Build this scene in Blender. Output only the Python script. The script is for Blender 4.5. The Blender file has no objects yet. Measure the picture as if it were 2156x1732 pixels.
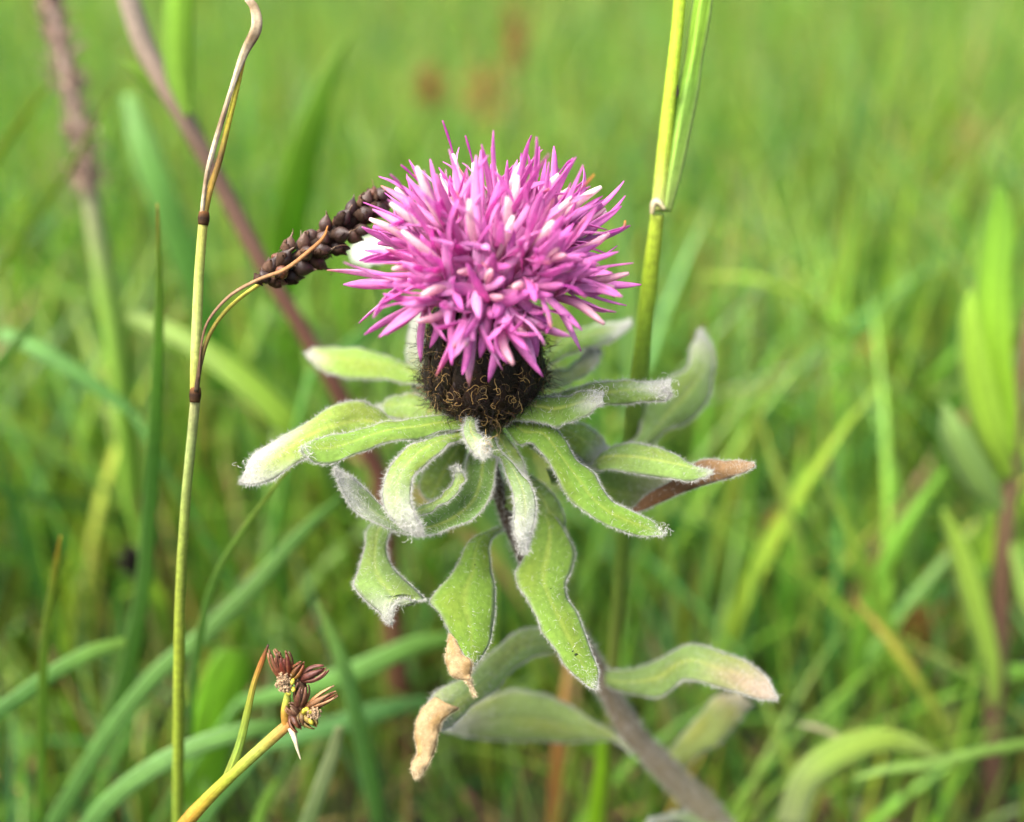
import bpy, math
import numpy as np
from mathutils import Vector

# ------------------------------------------------------------------ camera, light, exposure
S = 0.01                                   # everything below is written in centimetres
sc = bpy.context.scene
COL = sc.collection
T = math.tan(math.radians(30.0))
CAM_H, PITCH = 20.0, math.radians(28.0)
cd = bpy.data.cameras.new('camera'); cam = bpy.data.objects.new('camera', cd); COL.objects.link(cam)
cam.location = (0, 0, CAM_H * S); cam.rotation_euler = (math.radians(90) - PITCH, 0, 0)
cd.sensor_width = 36; cd.lens = 18 / T; cd.clip_start = 0.002; cd.clip_end = 500
cd.dof.use_dof = True; cd.dof.focus_distance = 10.7 * S; cd.dof.aperture_fstop = 7.2
sc.camera = cam

SUN_EL, SUN_AZ = math.radians(60), math.radians(-115)      # azimuth measured from +Y towards +X
w = bpy.data.worlds.new('World'); sc.world = w; w.use_nodes = True
nt = w.node_tree; nt.nodes.clear()
sky = nt.nodes.new('ShaderNodeTexSky'); sky.sky_type = 'NISHITA'; sky.sun_disc = False
sky.sun_elevation = SUN_EL; sky.sun_rotation = SUN_AZ; sky.dust_density = 6.0; sky.air_density = 1.0; sky.ozone_density = 0.6
bg = nt.nodes.new('ShaderNodeBackground'); bg.inputs[1].default_value = 0.06
wo = nt.nodes.new('ShaderNodeOutputWorld')
nt.links.new(sky.outputs[0], bg.inputs[0]); nt.links.new(bg.outputs[0], wo.inputs[0])
sd = bpy.data.lights.new('sun', 'SUN'); sun = bpy.data.objects.new('sun', sd); COL.objects.link(sun)
sd.energy = 1.5; sd.angle = math.radians(60); sd.color = (1.0, 0.96, 0.90)
sv = Vector((math.sin(SUN_AZ) * math.cos(SUN_EL), math.cos(SUN_AZ) * math.cos(SUN_EL), math.sin(SUN_EL)))
sun.rotation_euler = sv.to_track_quat('Z', 'Y').to_euler()
sc.view_settings.view_transform = 'Standard'; sc.view_settings.look = 'None'
sc.view_settings.gamma = 1.0; sc.view_settings.use_curve_mapping = False
sc.view_settings.exposure = 2.7
sc.render.engine = 'CYCLES'
sc.cycles.use_denoising = True
sc.cycles.max_bounces = 8; sc.cycles.diffuse_bounces = 4; sc.cycles.transmission_bounces = 5; sc.cycles.transparent_max_bounces = 8

R = np.random.RandomState(7)
FW = np.array([0, math.cos(PITCH), -math.sin(PITCH)]); RT = np.array([1.0, 0, 0]); UP = np.array([0, math.sin(PITCH), math.cos(PITCH)])
CAM = np.array([0, 0, CAM_H])
def P(x, y, d):
    """a point seen at (x, y) of a 2156 x 1732 picture, d cm in front of the camera plane"""
    return CAM + d * (FW + (x - 1078) / 1078 * T * RT - (y - 866) / 1078 * T * UP)
def proj(p):
    q = np.asarray(p) - CAM
    d = q @ FW
    dd = np.where(np.abs(d) < 1e-6, 1e-6, d)
    return 1078 + (q @ RT) / dd / T * 1078, 866 - (q @ UP) / dd / T * 1078, d
def cm(px, d): return px * T / 1078 * d
def nrm(v): v = np.asarray(v, float); return v / (np.linalg.norm(v, axis=-1, keepdims=True) + 1e-12)
def lerp(a, b, t): return a + (b - a) * t
def sm(e0, e1, x): t = np.clip((x - e0) / (e1 - e0), 0, 1); return t * t * (3 - 2 * t)
def spline(pts, n):
    pts = np.asarray(pts, float)
    if len(pts) == 1: return np.repeat(pts, n, 0)
    e = np.vstack([2 * pts[0] - pts[1], pts, 2 * pts[-1] - pts[-2]])
    t = np.linspace(0, len(pts) - 1 - 1e-9, n); i = t.astype(int); f = (t - i)[:, None]
    a, b, c, d = e[i], e[i + 1], e[i + 2], e[i + 3]
    return 0.5 * (2 * b + (c - a) * f + (2 * a - 5 * b + 4 * c - d) * f * f + (3 * b - 3 * c + d - a) * f ** 3)

# ------------------------------------------------------------------ materials
def new_mat(name):
    m = bpy.data.materials.new(name); m.use_nodes = True; m.node_tree.nodes.clear(); return m, m.node_tree
def foliage(name, rough=0.5, spec=0.3, transl=0.3, nscale=900, namt=0.25, bump=0.15, stripes=0.0, tcol=(1.15, 1.25, 0.6), sheen=0.0):
    m, t = new_mat(name); N = t.nodes.new; L = t.links.new
    at = N('ShaderNodeAttribute'); at.attribute_name = 'Col'
    tc = N('ShaderNodeTexCoord')
    nz = N('ShaderNodeTexNoise'); nz.inputs['Scale'].default_value = nscale; nz.inputs['Detail'].default_value = 5; nz.inputs['Roughness'].default_value = 0.65
    L(tc.outputs['Object'], nz.inputs['Vector'])
    mr = N('ShaderNodeMapRange'); mr.inputs['From Min'].default_value = 0.3; mr.inputs['From Max'].default_value = 0.7
    mr.inputs['To Min'].default_value = 1 - namt; mr.inputs['To Max'].default_value = 1 + namt
    L(nz.outputs['Fac'], mr.inputs['Value'])
    mul = N('ShaderNodeVectorMath'); mul.operation = 'SCALE'; L(at.outputs['Color'], mul.inputs[0]); L(mr.outputs[0], mul.inputs['Scale'])
    colo = mul.outputs[0]; hgt = nz.outputs['Fac']
    if stripes > 0:
        mp = N('ShaderNodeMapping'); mp.inputs['Scale'].default_value = (9, 0.8, 1); L(tc.outputs['UV'], mp.inputs['Vector'])
        n2 = N('ShaderNodeTexNoise'); n2.inputs['Scale'].default_value = 2.2; n2.inputs['Detail'].default_value = 3; L(mp.outputs[0], n2.inputs['Vector'])
        m2 = N('ShaderNodeMapRange'); m2.inputs['From Min'].default_value = 0.35; m2.inputs['From Max'].default_value = 0.65
        m2.inputs['To Min'].default_value = 1 - stripes; m2.inputs['To Max'].default_value = 1 + stripes; L(n2.outputs['Fac'], m2.inputs['Value'])
        mu2 = N('ShaderNodeVectorMath'); mu2.operation = 'SCALE'; L(colo, mu2.inputs[0]); L(m2.outputs[0], mu2.inputs['Scale']); colo = mu2.outputs[0]
        hgt = n2.outputs['Fac']
    p = N('ShaderNodeBsdfPrincipled'); p.inputs['Roughness'].default_value = rough; p.inputs['Specular IOR Level'].default_value = spec
    if sheen > 0: p.inputs['Sheen Weight'].default_value = sheen; p.inputs['Sheen Roughness'].default_value = 0.5
    L(colo, p.inputs['Base Color'])
    if bump > 0:
        b = N('ShaderNodeBump'); b.inputs['Strength'].default_value = bump; b.inputs['Distance'].default_value = 0.0002
        L(hgt, b.inputs['Height']); L(b.outputs[0], p.inputs['Normal'])
    o = N('ShaderNodeOutputMaterial')
    if transl > 0:
        tr = N('ShaderNodeBsdfTranslucent'); tm = N('ShaderNodeVectorMath'); tm.operation = 'MULTIPLY'; tm.inputs[1].default_value = tcol
        L(colo, tm.inputs[0]); L(tm.outputs[0], tr.inputs['Color'])
        mx = N('ShaderNodeMixShader'); mx.inputs[0].default_value = transl
        L(p.outputs[0], mx.inputs[1]); L(tr.outputs[0], mx.inputs[2]); L(mx.outputs[0], o.inputs[0])
    else: L(p.outputs[0], o.inputs[0])
    return m
M_LEAF = foliage('woolly_leaf', 0.7, 0.15, 0.28, 1500, 0.2, 0.5, sheen=0.08)
M_GRASS = foliage('grass_blade', 0.42, 0.35, 0.38, 300, 0.12, 0.0)
M_BLADE = foliage('near_grass_blade', 0.5, 0.3, 0.42, 700, 0.14, 0.3, stripes=0.26)
M_STEM = foliage('stem', 0.5, 0.3, 0.1, 1200, 0.28, 0.6, stripes=0.18)
M_WOOL = foliage('wool_hair', 0.6, 0.2, 0.35, 500, 0.1, 0.0, tcol=(1, 1, 1))
M_PETAL = foliage('petal', 0.5, 0.25, 0.46, 1400, 0.14, 0.25, stripes=0.13, tcol=(1.12, 0.95, 1.08))
M_BRACT = foliage('dark_scale', 0.45, 0.22, 0.0, 2500, 0.5, 0.6)
M_FIBRE = foliage('fibre', 0.5, 0.3, 0.15, 900, 0.3, 0.0, tcol=(1, 1, 1))
M_DRY = foliage('dry_tissue', 0.7, 0.15, 0.22, 1800, 0.28, 0.35, tcol=(1, 1, 1))
M_SEED = foliage('seed_skin', 0.48, 0.35, 0.0, 2600, 0.4, 0.4)

# ------------------------------------------------------------------ mesh building
class MB:
    def __init__(s): s.v, s.f3, s.f4, s.c, s.uv, s.n = [], [], [], [], [], 0
    def add(s, v, quads=None, tris=None, col=(1, 1, 1), uv=None):
        v = np.asarray(v, float).reshape(-1, 3); k = len(v)
        c = np.asarray(col, float)
        if c.ndim == 1: c = np.repeat(c[None, :], k, 0)
        s.v.append(v); s.c.append(c.reshape(-1, 3)[:k]); s.uv.append(np.zeros((k, 2)) if uv is None else np.asarray(uv, float).reshape(-1, 2))
        if quads is not None and len(quads): s.f4.append(np.asarray(quads, int).reshape(-1, 4) + s.n)
        if tris is not None and len(tris): s.f3.append(np.asarray(tris, int).reshape(-1, 3) + s.n)
        s.n += k
    def tube(s, path, rad, sides=8, col=(1, 1, 1), caps=True, flat=1.0, ref=None):
        p = np.asarray(path, float); n = len(p); r = np.broadcast_to(np.asarray(rad, float), (n,))
        tg = nrm(np.gradient(p, axis=0)); a = np.zeros((n, 3))
        ref = np.array([0.13, 0.31, 0.94]) if ref is None else np.asarray(ref, float)
        if abs(ref @ tg[0]) > 0.95: ref = np.array([0.9, 0.3, 0.1])
        cur = ref
        for i in range(n):
            cur = cur - (cur @ tg[i]) * tg[i]; cur = cur / (np.linalg.norm(cur) + 1e-12); a[i] = cur
        b = np.cross(tg, a); th = np.arange(sides) / sides * 2 * math.pi
        v = p[:, None] + r[:, None, None] * (np.cos(th)[None, :, None] * a[:, None] + flat * np.sin(th)[None, :, None] * b[:, None])
        i, j = np.meshgrid(np.arange(n - 1), np.arange(sides), indexing='ij'); j2 = (j + 1) % sides
        q = np.stack([i * sides + j, i * sides + j2, (i + 1) * sides + j2, (i + 1) * sides + j], -1).reshape(-1, 4)
        c = np.asarray(col, float)
        if c.ndim == 1: c = np.repeat(c[None], n, 0)
        cc = np.repeat(c, sides, 0); vv = v.reshape(-1, 3)
        uv = np.stack([np.tile(np.minimum(np.arange(sides), sides - np.arange(sides)) / sides * 4, n), np.repeat(np.arange(n) / n * 3, sides)], -1)
        tr = []
        if caps:
            vv = np.vstack([vv, p[0], p[-1]]); cc = np.vstack([cc, c[0], c[-1]]); uv = np.vstack([uv, [0, 0], [0, 3]])
            k = n * sides
            for m in range(sides): tr += [(k, (m + 1) % sides, m), (k + 1, (n - 1) * sides + m, (n - 1) * sides + (m + 1) % sides)]
        s.add(vv, q, tr, cc, uv)
    def sheet(s, G, col, thick=0.01, uvs=None):
        """grid of points n x m given real thickness and closed along its rim"""
        n, m = G.shape[:2]
        du = np.gradient(G, axis=0); dv = np.gradient(G, axis=1); N = nrm(np.cross(du, dv))
        th = np.broadcast_to(np.asarray(thick, float), (n, m))[..., None]
        top, bot = G + N * th * 0.5, G - N * th * 0.5
        v = np.concatenate([top.reshape(-1, 3), bot.reshape(-1, 3)])
        i, j = np.meshgrid(np.arange(n - 1), np.arange(m - 1), indexing='ij')
        q = np.stack([i * m + j, (i + 1) * m + j, (i + 1) * m + j + 1, i * m + j + 1], -1).reshape(-1, 4)
        k = n * m; q2 = q[:, ::-1] + k
        rim = [a * m for a in range(n)] + [(n - 1) * m + b for b in range(1, m)] + [a * m + m - 1 for a in range(n - 2, -1, -1)] + [b for b in range(m - 2, 0, -1)]
        q3 = [(rim[x], rim[(x + 1) % len(rim)], rim[(x + 1) % len(rim)] + k, rim[x] + k) for x in range(len(rim))]
        q3 = [(d, c_, b, a) for a, b, c_, d in q3]
        c = np.asarray(col, float)
        if c.ndim == 1: c = np.broadcast_to(c, (n, m, 3))
        U, V = np.meshgrid(np.linspace(0, 1, m), np.linspace(0, 3, n))
        uv = np.stack([U, V], -1).reshape(-1, 2)
        s.add(v, np.vstack([q, q2, np.array(q3)]), None, np.concatenate([c.reshape(-1, 3)] * 2), np.vstack([uv, uv]))
        return N
    def hairs(s, base, dirn, length, width, col, bend=0.5, segs=2):
        """thin tapering bent hairs, two or more segments each"""
        base = np.asarray(base, float); k = len(base)
        if k == 0: return
        d = nrm(dirn); side = nrm(np.cross(d, nrm(R.randn(k, 3)))); b2 = nrm(R.randn(k, 3))
        ln = np.broadcast_to(np.asarray(length, float), (k,))[:, None]; wd = np.broadcast_to(np.asarray(width, float), (k,))[:, None]
        rows = []
        for q in range(segs):
            t = q / segs; c0 = base + d * ln * t + b2 * ln * bend * t * t; ww = wd * (1 - 0.8 * t) * 0.5
            rows += [c0 - side * ww, c0 + side * ww]
        rows.append(base + d * ln + b2 * ln * bend)
        nv = 2 * segs + 1; v = np.stack(rows, 1).reshape(-1, 3); o = (np.arange(k) * nv)[:, None]
        quads = np.concatenate([o + np.array([2 * q, 2 * q + 1, 2 * q + 3, 2 * q + 2]) for q in range(segs - 1)]) if segs > 1 else None
        tris = o + np.array([2 * segs - 2, 2 * segs - 1, 2 * segs])
        c = np.asarray(col, float)
        if c.ndim == 1: c = np.repeat(c[None], k, 0)
        s.add(v, quads, tris, np.repeat(c, nv, 0))
    def build(s, name, mat, parent=None, smooth=True):
        v = np.concatenate(s.v) * S; me = bpy.data.meshes.new(name)
        off = np.zeros(3); root = parent
        while root is not None and root.parent is not None: root = root.parent
        if root is not None: off = np.array(root.location)
        elif s.origin is not None if hasattr(s, 'origin') else False: off = np.array(s.origin) * S
        v = v - off
        f4 = np.concatenate(s.f4) if s.f4 else np.zeros((0, 4), int); f3 = np.concatenate(s.f3) if s.f3 else np.zeros((0, 3), int)
        li = np.concatenate([f4.ravel(), f3.ravel()]); st = np.concatenate([np.arange(len(f4)) * 4, len(f4) * 4 + np.arange(len(f3)) * 3])
        me.vertices.add(len(v)); me.vertices.foreach_set('co', v.astype(np.float32).ravel())
        me.loops.add(len(li)); me.loops.foreach_set('vertex_index', li.astype(np.int32))
        me.polygons.add(len(st)); me.polygons.foreach_set('loop_start', st.astype(np.int32))
        me.polygons.foreach_set('use_smooth', np.full(len(st), smooth))
        me.update(calc_edges=True)
        ca = me.color_attributes.new('Col', 'FLOAT_COLOR', 'POINT')
        c = np.concatenate(s.c); ca.data.foreach_set('color', np.hstack([np.clip(c, 0, 1), np.ones((len(c), 1))]).astype(np.float32).ravel())
        uvl = me.uv_layers.new(name='UVMap'); uvl.data.foreach_set('uv', np.concatenate(s.uv)[li].astype(np.float32).ravel())
        me.materials.append(mat); o = bpy.data.objects.new(name, me); COL.objects.link(o)
        if parent is not None: o.parent = parent
        else: o.location = off
        return o
def tag(o, label=None, cat=None, group=None, kind=None):
    for k, v in (('label', label), ('category', cat), ('group', group), ('kind', kind)):
        if v: o[k] = v
    return o
def thing(name, at, label, cat, group=None):
    o = bpy.data.objects.new(name, None); COL.objects.link(o); o.location = tuple(np.asarray(at) * S); o.empty_display_size = 0.005
    return tag(o, label, cat, group)

# ------------------------------------------------------------------ ground
def ground():
    m, t = new_mat('soil'); N = t.nodes.new; L = t.links.new
    tc = N('ShaderNodeTexCoord'); n1 = N('ShaderNodeTexNoise'); n1.inputs['Scale'].default_value = 60; n1.inputs['Detail'].default_value = 9; n1.inputs['Roughness'].default_value = 0.7
    L(tc.outputs['Object'], n1.inputs['Vector'])
    cr = N('ShaderNodeValToRGB'); e = cr.color_ramp.elements
    e[0].position = 0.35; e[0].color = (0.012, 0.010, 0.006, 1); e[1].position = 0.7; e[1].color = (0.075, 0.055, 0.03, 1)
    x = cr.color_ramp.elements.new(0.52); x.color = (0.03, 0.032, 0.012, 1)
    L(n1.outputs['Fac'], cr.inputs['Fac'])
    p = N('ShaderNodeBsdfPrincipled'); p.inputs['Roughness'].default_value = 0.9; L(cr.outputs[0], p.inputs['Base Color'])
    b = N('ShaderNodeBump'); b.inputs['Distance'].default_value = 0.004; L(n1.outputs['Fac'], b.inputs['Height']); L(b.outputs[0], p.inputs['Normal'])
    o = N('ShaderNodeOutputMaterial'); L(p.outputs[0], o.inputs[0])
    # far meadow sheet with a finely waved middle
    mb = MB(); xs = np.concatenate([[-30000, -3000, -600], np.linspace(-200, 200, 90), [600, 3000, 30000]]); ys = np.concatenate([[-3000, -300], np.linspace(-60, 400, 100), [1000, 5000, 40000]])
    X, Y = np.meshgrid(xs, ys, indexing='ij')
    Z = 0.5 * np.sin(X * 0.31 + 1.3 * np.sin(Y * 0.17)) * np.cos(Y * 0.27) + 0.4 * np.sin(X * 0.83 + Y * 0.6); Z *= (np.abs(X) < 250) & (Y < 450)
    G = np.stack([X, Y, Z - 0.4], -1); n, k = G.shape[:2]
    i, j = np.meshgrid(np.arange(n - 1), np.arange(k - 1), indexing='ij')
    mb.add(G.reshape(-1, 3), np.stack([i * k + j, (i + 1) * k + j, (i + 1) * k + j + 1, i * k + j + 1], -1).reshape(-1, 4))
    tag(mb.build('ground', m), 'dark damp soil and litter under the meadow grass', 'ground', kind='structure')
ground()

# ------------------------------------------------------------------ meadow grass (uncountable)
PAL = np.array([[0.165, 0.305, 0.036], [0.100, 0.235, 0.032], [0.058, 0.180, 0.046], [0.230, 0.350, 0.038], [0.165, 0.270, 0.080], [0.300, 0.330, 0.060]])
def blades(base, h, lean, az, width, col, K=7, droop=0.35, tipc=None, twist=None):
    """vectorised: every blade a curved V-folded ribbon"""
    n = len(base); t = np.linspace(0, 1, K)[None, :, None]
    d = np.stack([np.cos(az), np.sin(az), np.zeros(n)], -1)[:, None]; h_ = h[:, None, None]; l_ = lean[:, None, None]
    c = base[:, None] + d * l_ * h_ * t ** 1.8 + np.array([0, 0, 1.0]) * h_ * (t - droop * l_ * t ** 2.6)
    tw = (R.rand(n) * math.pi)[:, None, None] + t * (R.randn(n) * 0.8)[:, None, None]
    e1 = np.array([1.0, 0, 0]); e2 = np.array([0, 1.0, 0]); side = np.cos(tw) * e1 + np.sin(tw) * e2
    ww = width[:, None, None] * 0.5 * np.clip(1 - t ** 2.2, 0.03, 1) * (0.6 + 0.8 * np.sqrt(t) * (1 - 0.4 * t))
    nn = nrm(np.cross(side, np.gradient(c, axis=1)))
    V = np.stack([c - side * ww, c + nn * ww * 0.35, c + side * ww], 2)
    k = K * 3; i = np.arange(K - 1)[:, None] * 3 + np.array([0, 1])[None]; i = i.ravel()
    q = np.stack([i, i + 1, i + 4, i + 3], -1)[None] + (np.arange(n) * k)[:, None, None]
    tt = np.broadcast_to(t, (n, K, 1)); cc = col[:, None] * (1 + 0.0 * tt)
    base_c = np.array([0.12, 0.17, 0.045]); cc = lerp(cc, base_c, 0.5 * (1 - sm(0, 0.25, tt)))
    if tipc is not None: cc = lerp(cc, np.array([0.30, 0.17, 0.04]), tipc[:, None, None] * sm(0.8, 1, tt))
    return V.reshape(-1, 3), q.reshape(-1, 4), np.repeat(cc[:, :, None], 3, 2).reshape(-1, 3), c
def field(name, label, n, ymin, ymax, half, hr, wr, K, keep=None, dead=0.03, tone=1.0):
    # plant in small tufts
    y = ymin + (ymax - ymin) * R.rand(n) ** 0.8; x = (R.rand(n) * 2 - 1) * (half[0] + half[1] * y)
    base = np.stack([x + R.randn(n) * .5, y + R.randn(n) * .5, np.zeros(n) - 0.2], -1)
    patch = 0.5 + 0.5 * np.sin(x * 0.11 + 2 * np.sin(y * 0.07)) * np.cos(y * 0.09 + x * 0.05)
    h = (hr[0] + (hr[1] - hr[0]) * R.rand(n)) * (0.85 + 0.3 * patch)
    lean = np.abs(R.randn(n)) * 0.55; az = R.rand(n) * 2 * math.pi
    wd = wr[0] + (wr[1] - wr[0]) * R.rand(n) ** 1.6
    ci = R.choice(len(PAL), n, p=[.27, .25, .15, .13, .12, .08]); p2 = np.sin(x * 0.23 + y * 0.05) * np.sin(y * 0.19 - x * .04); col = PAL[ci] * (0.50 + 0.9 * R.rand(n, 1)) * (1 + 0.08 * R.randn(n, 3)) * (1 + p2[:, None] * np.array([0.16, 0.08, -0.05]))
    col = col * tone; dd = R.rand(n) < dead; col[dd] = np.array([0.26, 0.17, 0.07]) * (0.6 + 0.8 * R.rand(dd.sum(), 1))
    tip = (R.rand(n) < 0.35) * R.rand(n)
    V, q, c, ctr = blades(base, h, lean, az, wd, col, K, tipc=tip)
    if keep is not None:
        ok = keep(ctr); idx = np.where(ok)[0]; k = K * 3
        V = V.reshape(n, k, 3)[idx].reshape(-1, 3); c = c.reshape(n, k, 3)[idx].reshape(-1, 3); q = q.reshape(n, -1, 4)[:len(idx)].reshape(-1, 4)
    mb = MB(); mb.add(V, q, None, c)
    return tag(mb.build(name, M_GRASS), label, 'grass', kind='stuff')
def clear_view(dmin):
    def f(c):
        x, y, d = proj(c)
        near = (d < dmin(x, y)) & (x > -500) & (x < 2656) & (y > -500) & (y < 2300) & (d > -3)
        return ~near.any(1)
    return f
field('short_grass', 'short dense green grass low around the plant stems', 12000, 2, 60, (16, 0.6), (2.5, 8.5), (0.12, 0.30), 7,
      clear_view(lambda x, y: 17.5 + 4 * sm(900, 300, y)), 0.035, 0.78)
field('tall_grass', 'tall blurred green meadow grass behind the flower', 20000, 14, 130, (12, 0.75), (8, 17.5), (0.14, 0.40), 8,
      clear_view(lambda x, y: 21.0 + 5 * sm(800, 300, y)))
field('mid_grass', 'broad soft green grass blades standing close behind the flower', 2600, 16, 60, (10, 0.7), (6, 16.5), (0.28, 0.60), 9,
      clear_view(lambda x, y: 19.5 + 6 * sm(900, 300, y)), 0.04)
field('far_grass', 'pale green grass fading into the far meadow', 26000, 120, 520, (10, 0.8), (11, 21), (0.4, 1.0), 5, None, 0.04)
field('side_grass', 'green grass nearest the viewer, low underfoot', 2500, -40, 8, (30, 0.6), (2, 6), (0.15, 0.35), 6,
      clear_view(lambda x, y: 19.0 + 0 * y), 0.08)
def litter():
    mb = MB(); n = 2600
    p = np.stack([(R.rand(n) * 2 - 1) * 28, 4 + 50 * R.rand(n), 0.1 + 1.3 * R.rand(n)], -1); a = R.rand(n) * 6.28
    d = np.stack([np.cos(a), np.sin(a), 0.3 * R.randn(n)], -1)
    col = np.array([0.22, 0.15, 0.07]) * (0.3 + 1.1 * R.rand(n, 1)) * (1 + .1 * R.randn(n, 3))
    mb.hairs(p, d, 1.5 + 4 * R.rand(n), 0.12 + 0.2 * R.rand(n), col, 0.3, 3)
    tag(mb.build('leaf_litter', M_DRY), 'dead brown grass litter lying on the soil', 'litter', kind='stuff')
litter()

# ------------------------------------------------------------------ generic builders along a picture path
def path(pts, n=40): return spline([P(*q) for q in pts], n)
def prof(vals, n): return spline(np.asarray(vals, float)[:, None], n)[:, 0]
def cprof(vals, n):
    a = np.asarray(vals, float)
    if a.ndim == 1: return np.repeat(a[None], n, 0)
    t = np.linspace(0, len(a) - 1, n); i = np.minimum(t.astype(int), len(a) - 2); f = (t - i)[:, None]
    return a[i] * (1 - f) + a[i + 1] * f
def strap(mb, pts, wpx, col, n=40, m=7, roll=0.3, fold=0.3, thick=0.018, edge=None, twist=0.0, nearcol=None):
    """a blade along a picture path; wpx = widths in picture pixels at its depths, roll turns it about its own length"""
    ctr = path(pts, n); ds = spline(np.array([[q[2]] for q in pts], float), n)[:, 0]
    w = np.array([cm(a, d) for a, d in zip(np.maximum(prof(wpx, n), 0.8), ds)]) * 0.5
    tg = nrm(np.gradient(ctr, axis=0)); view = nrm(ctr - CAM)
    side = nrm(np.cross(tg, view)); nn = nrm(np.cross(side, tg))
    r = roll + twist * np.linspace(-0.5, 0.5, n)
    c, s_ = np.cos(r)[:, None], np.sin(r)[:, None]; sd2 = side * c + nn * s_; n2 = -side * s_ + nn * c
    u = np.linspace(-1, 1, m)[None, :, None]; w2 = (w / np.maximum(np.cos(r), 0.45))[:, None, None]
    G = ctr[:, None] + sd2[:, None] * u * w2 + n2[:, None] * (np.abs(u) ** 1.3) * w2 * fold
    C = cprof(col, n)[:, None] * np.ones((1, m, 1))
    C = C * (1 + 0.10 * np.cos(u * 9))
    C = lerp(C, C * np.array([1.35, 1.3, 1.2]), 1 - sm(0.0, 0.22, np.abs(u)))
    if edge is not None: C = lerp(C, np.array(edge), sm(0.7, 1.0, np.abs(u)))
    mb.sheet(G, C, thick)
    return G

# ------------------------------------------------------------------ the knapweed plant
GR = (0.21, 0.32, 0.045); GR2 = (0.20, 0.32, 0.045); GR3 = (0.17, 0.27, 0.05); PALE = (0.24, 0.33, 0.14)
DBASE = 11.35
STEM = [(1022, 880, 11.4), (1028, 940, 11.55), (1045, 1020, 11.75), (1080, 1120, 12.0), (1130, 1220, 12.3), (1200, 1320, 12.75), (1262, 1420, 13.2), (1330, 1540, 13.9), (1420, 1640, 14.7), (1520, 1745, 15.6)]
foot = P(1690, 1900, 18.2); foot = np.array([foot[0], foot[1], 0.0])
plant = thing('knapweed_plant', foot, 'knapweed with one big pink-purple flower head, dark scaly ball and woolly grey-green leaves', 'flowering plant')

def stem_part():
    pts = [P(*q) for q in STEM]; end = pts[-1]; pts += [lerp(end, foot, .35) + np.array([0.1, -.2, 0.2]), lerp(end, foot, .7), foot + np.array([0, 0, -0.3])]
    n = 120; p = spline(pts, n); t = np.linspace(0, 1, n)
    r = 0.80 * prof([0.10, 0.105, 0.11, 0.12, 0.135, 0.16, 0.19, 0.225, 0.26, 0.29, 0.31, 0.32, 0.33], n) * (1 + 0.04 * np.sin(t * 90))
    mb = MB(); c = cprof([(0.09, 0.10, 0.035), (0.05, 0.03, 0.015), (0.05, 0.028, 0.016), (0.06, 0.035, 0.02), (0.10, 0.065, 0.04), (0.17, 0.13, 0.085), (0.21, 0.165, 0.11), (0.20, 0.165, 0.10), (0.19, 0.165, 0.08), (0.17, 0.12, 0.09), (0.16, 0.11, 0.08)], n)
    mb.tube(p, r, 16, c)
    ribs = nrm(np.cross(nrm(np.gradient(p, axis=0)), [0.1, 1, 0.2]))
    st = mb.build('stem', M_STEM, plant)
    hb = MB(); k = 9000; i = (R.rand(k) ** 0.8 * (n - 1)).astype(int); d = nrm(R.randn(k, 3)); tg = nrm(np.gradient(p, axis=0))[i]; d = nrm(d - (d * tg).sum(1)[:, None] * tg)
    hb.hairs(p[i] + d * r[i][:, None] + tg * R.rand(k)[:, None] * 0.15, d + 0.5 * R.randn(k, 3), 0.05 + 0.06 * R.rand(k), 0.0045, (0.55, 0.52, 0.48), 0.6)
    tag(hb.build('stem_hair', M_WOOL, st), kind='stuff')
stem_part()

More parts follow.
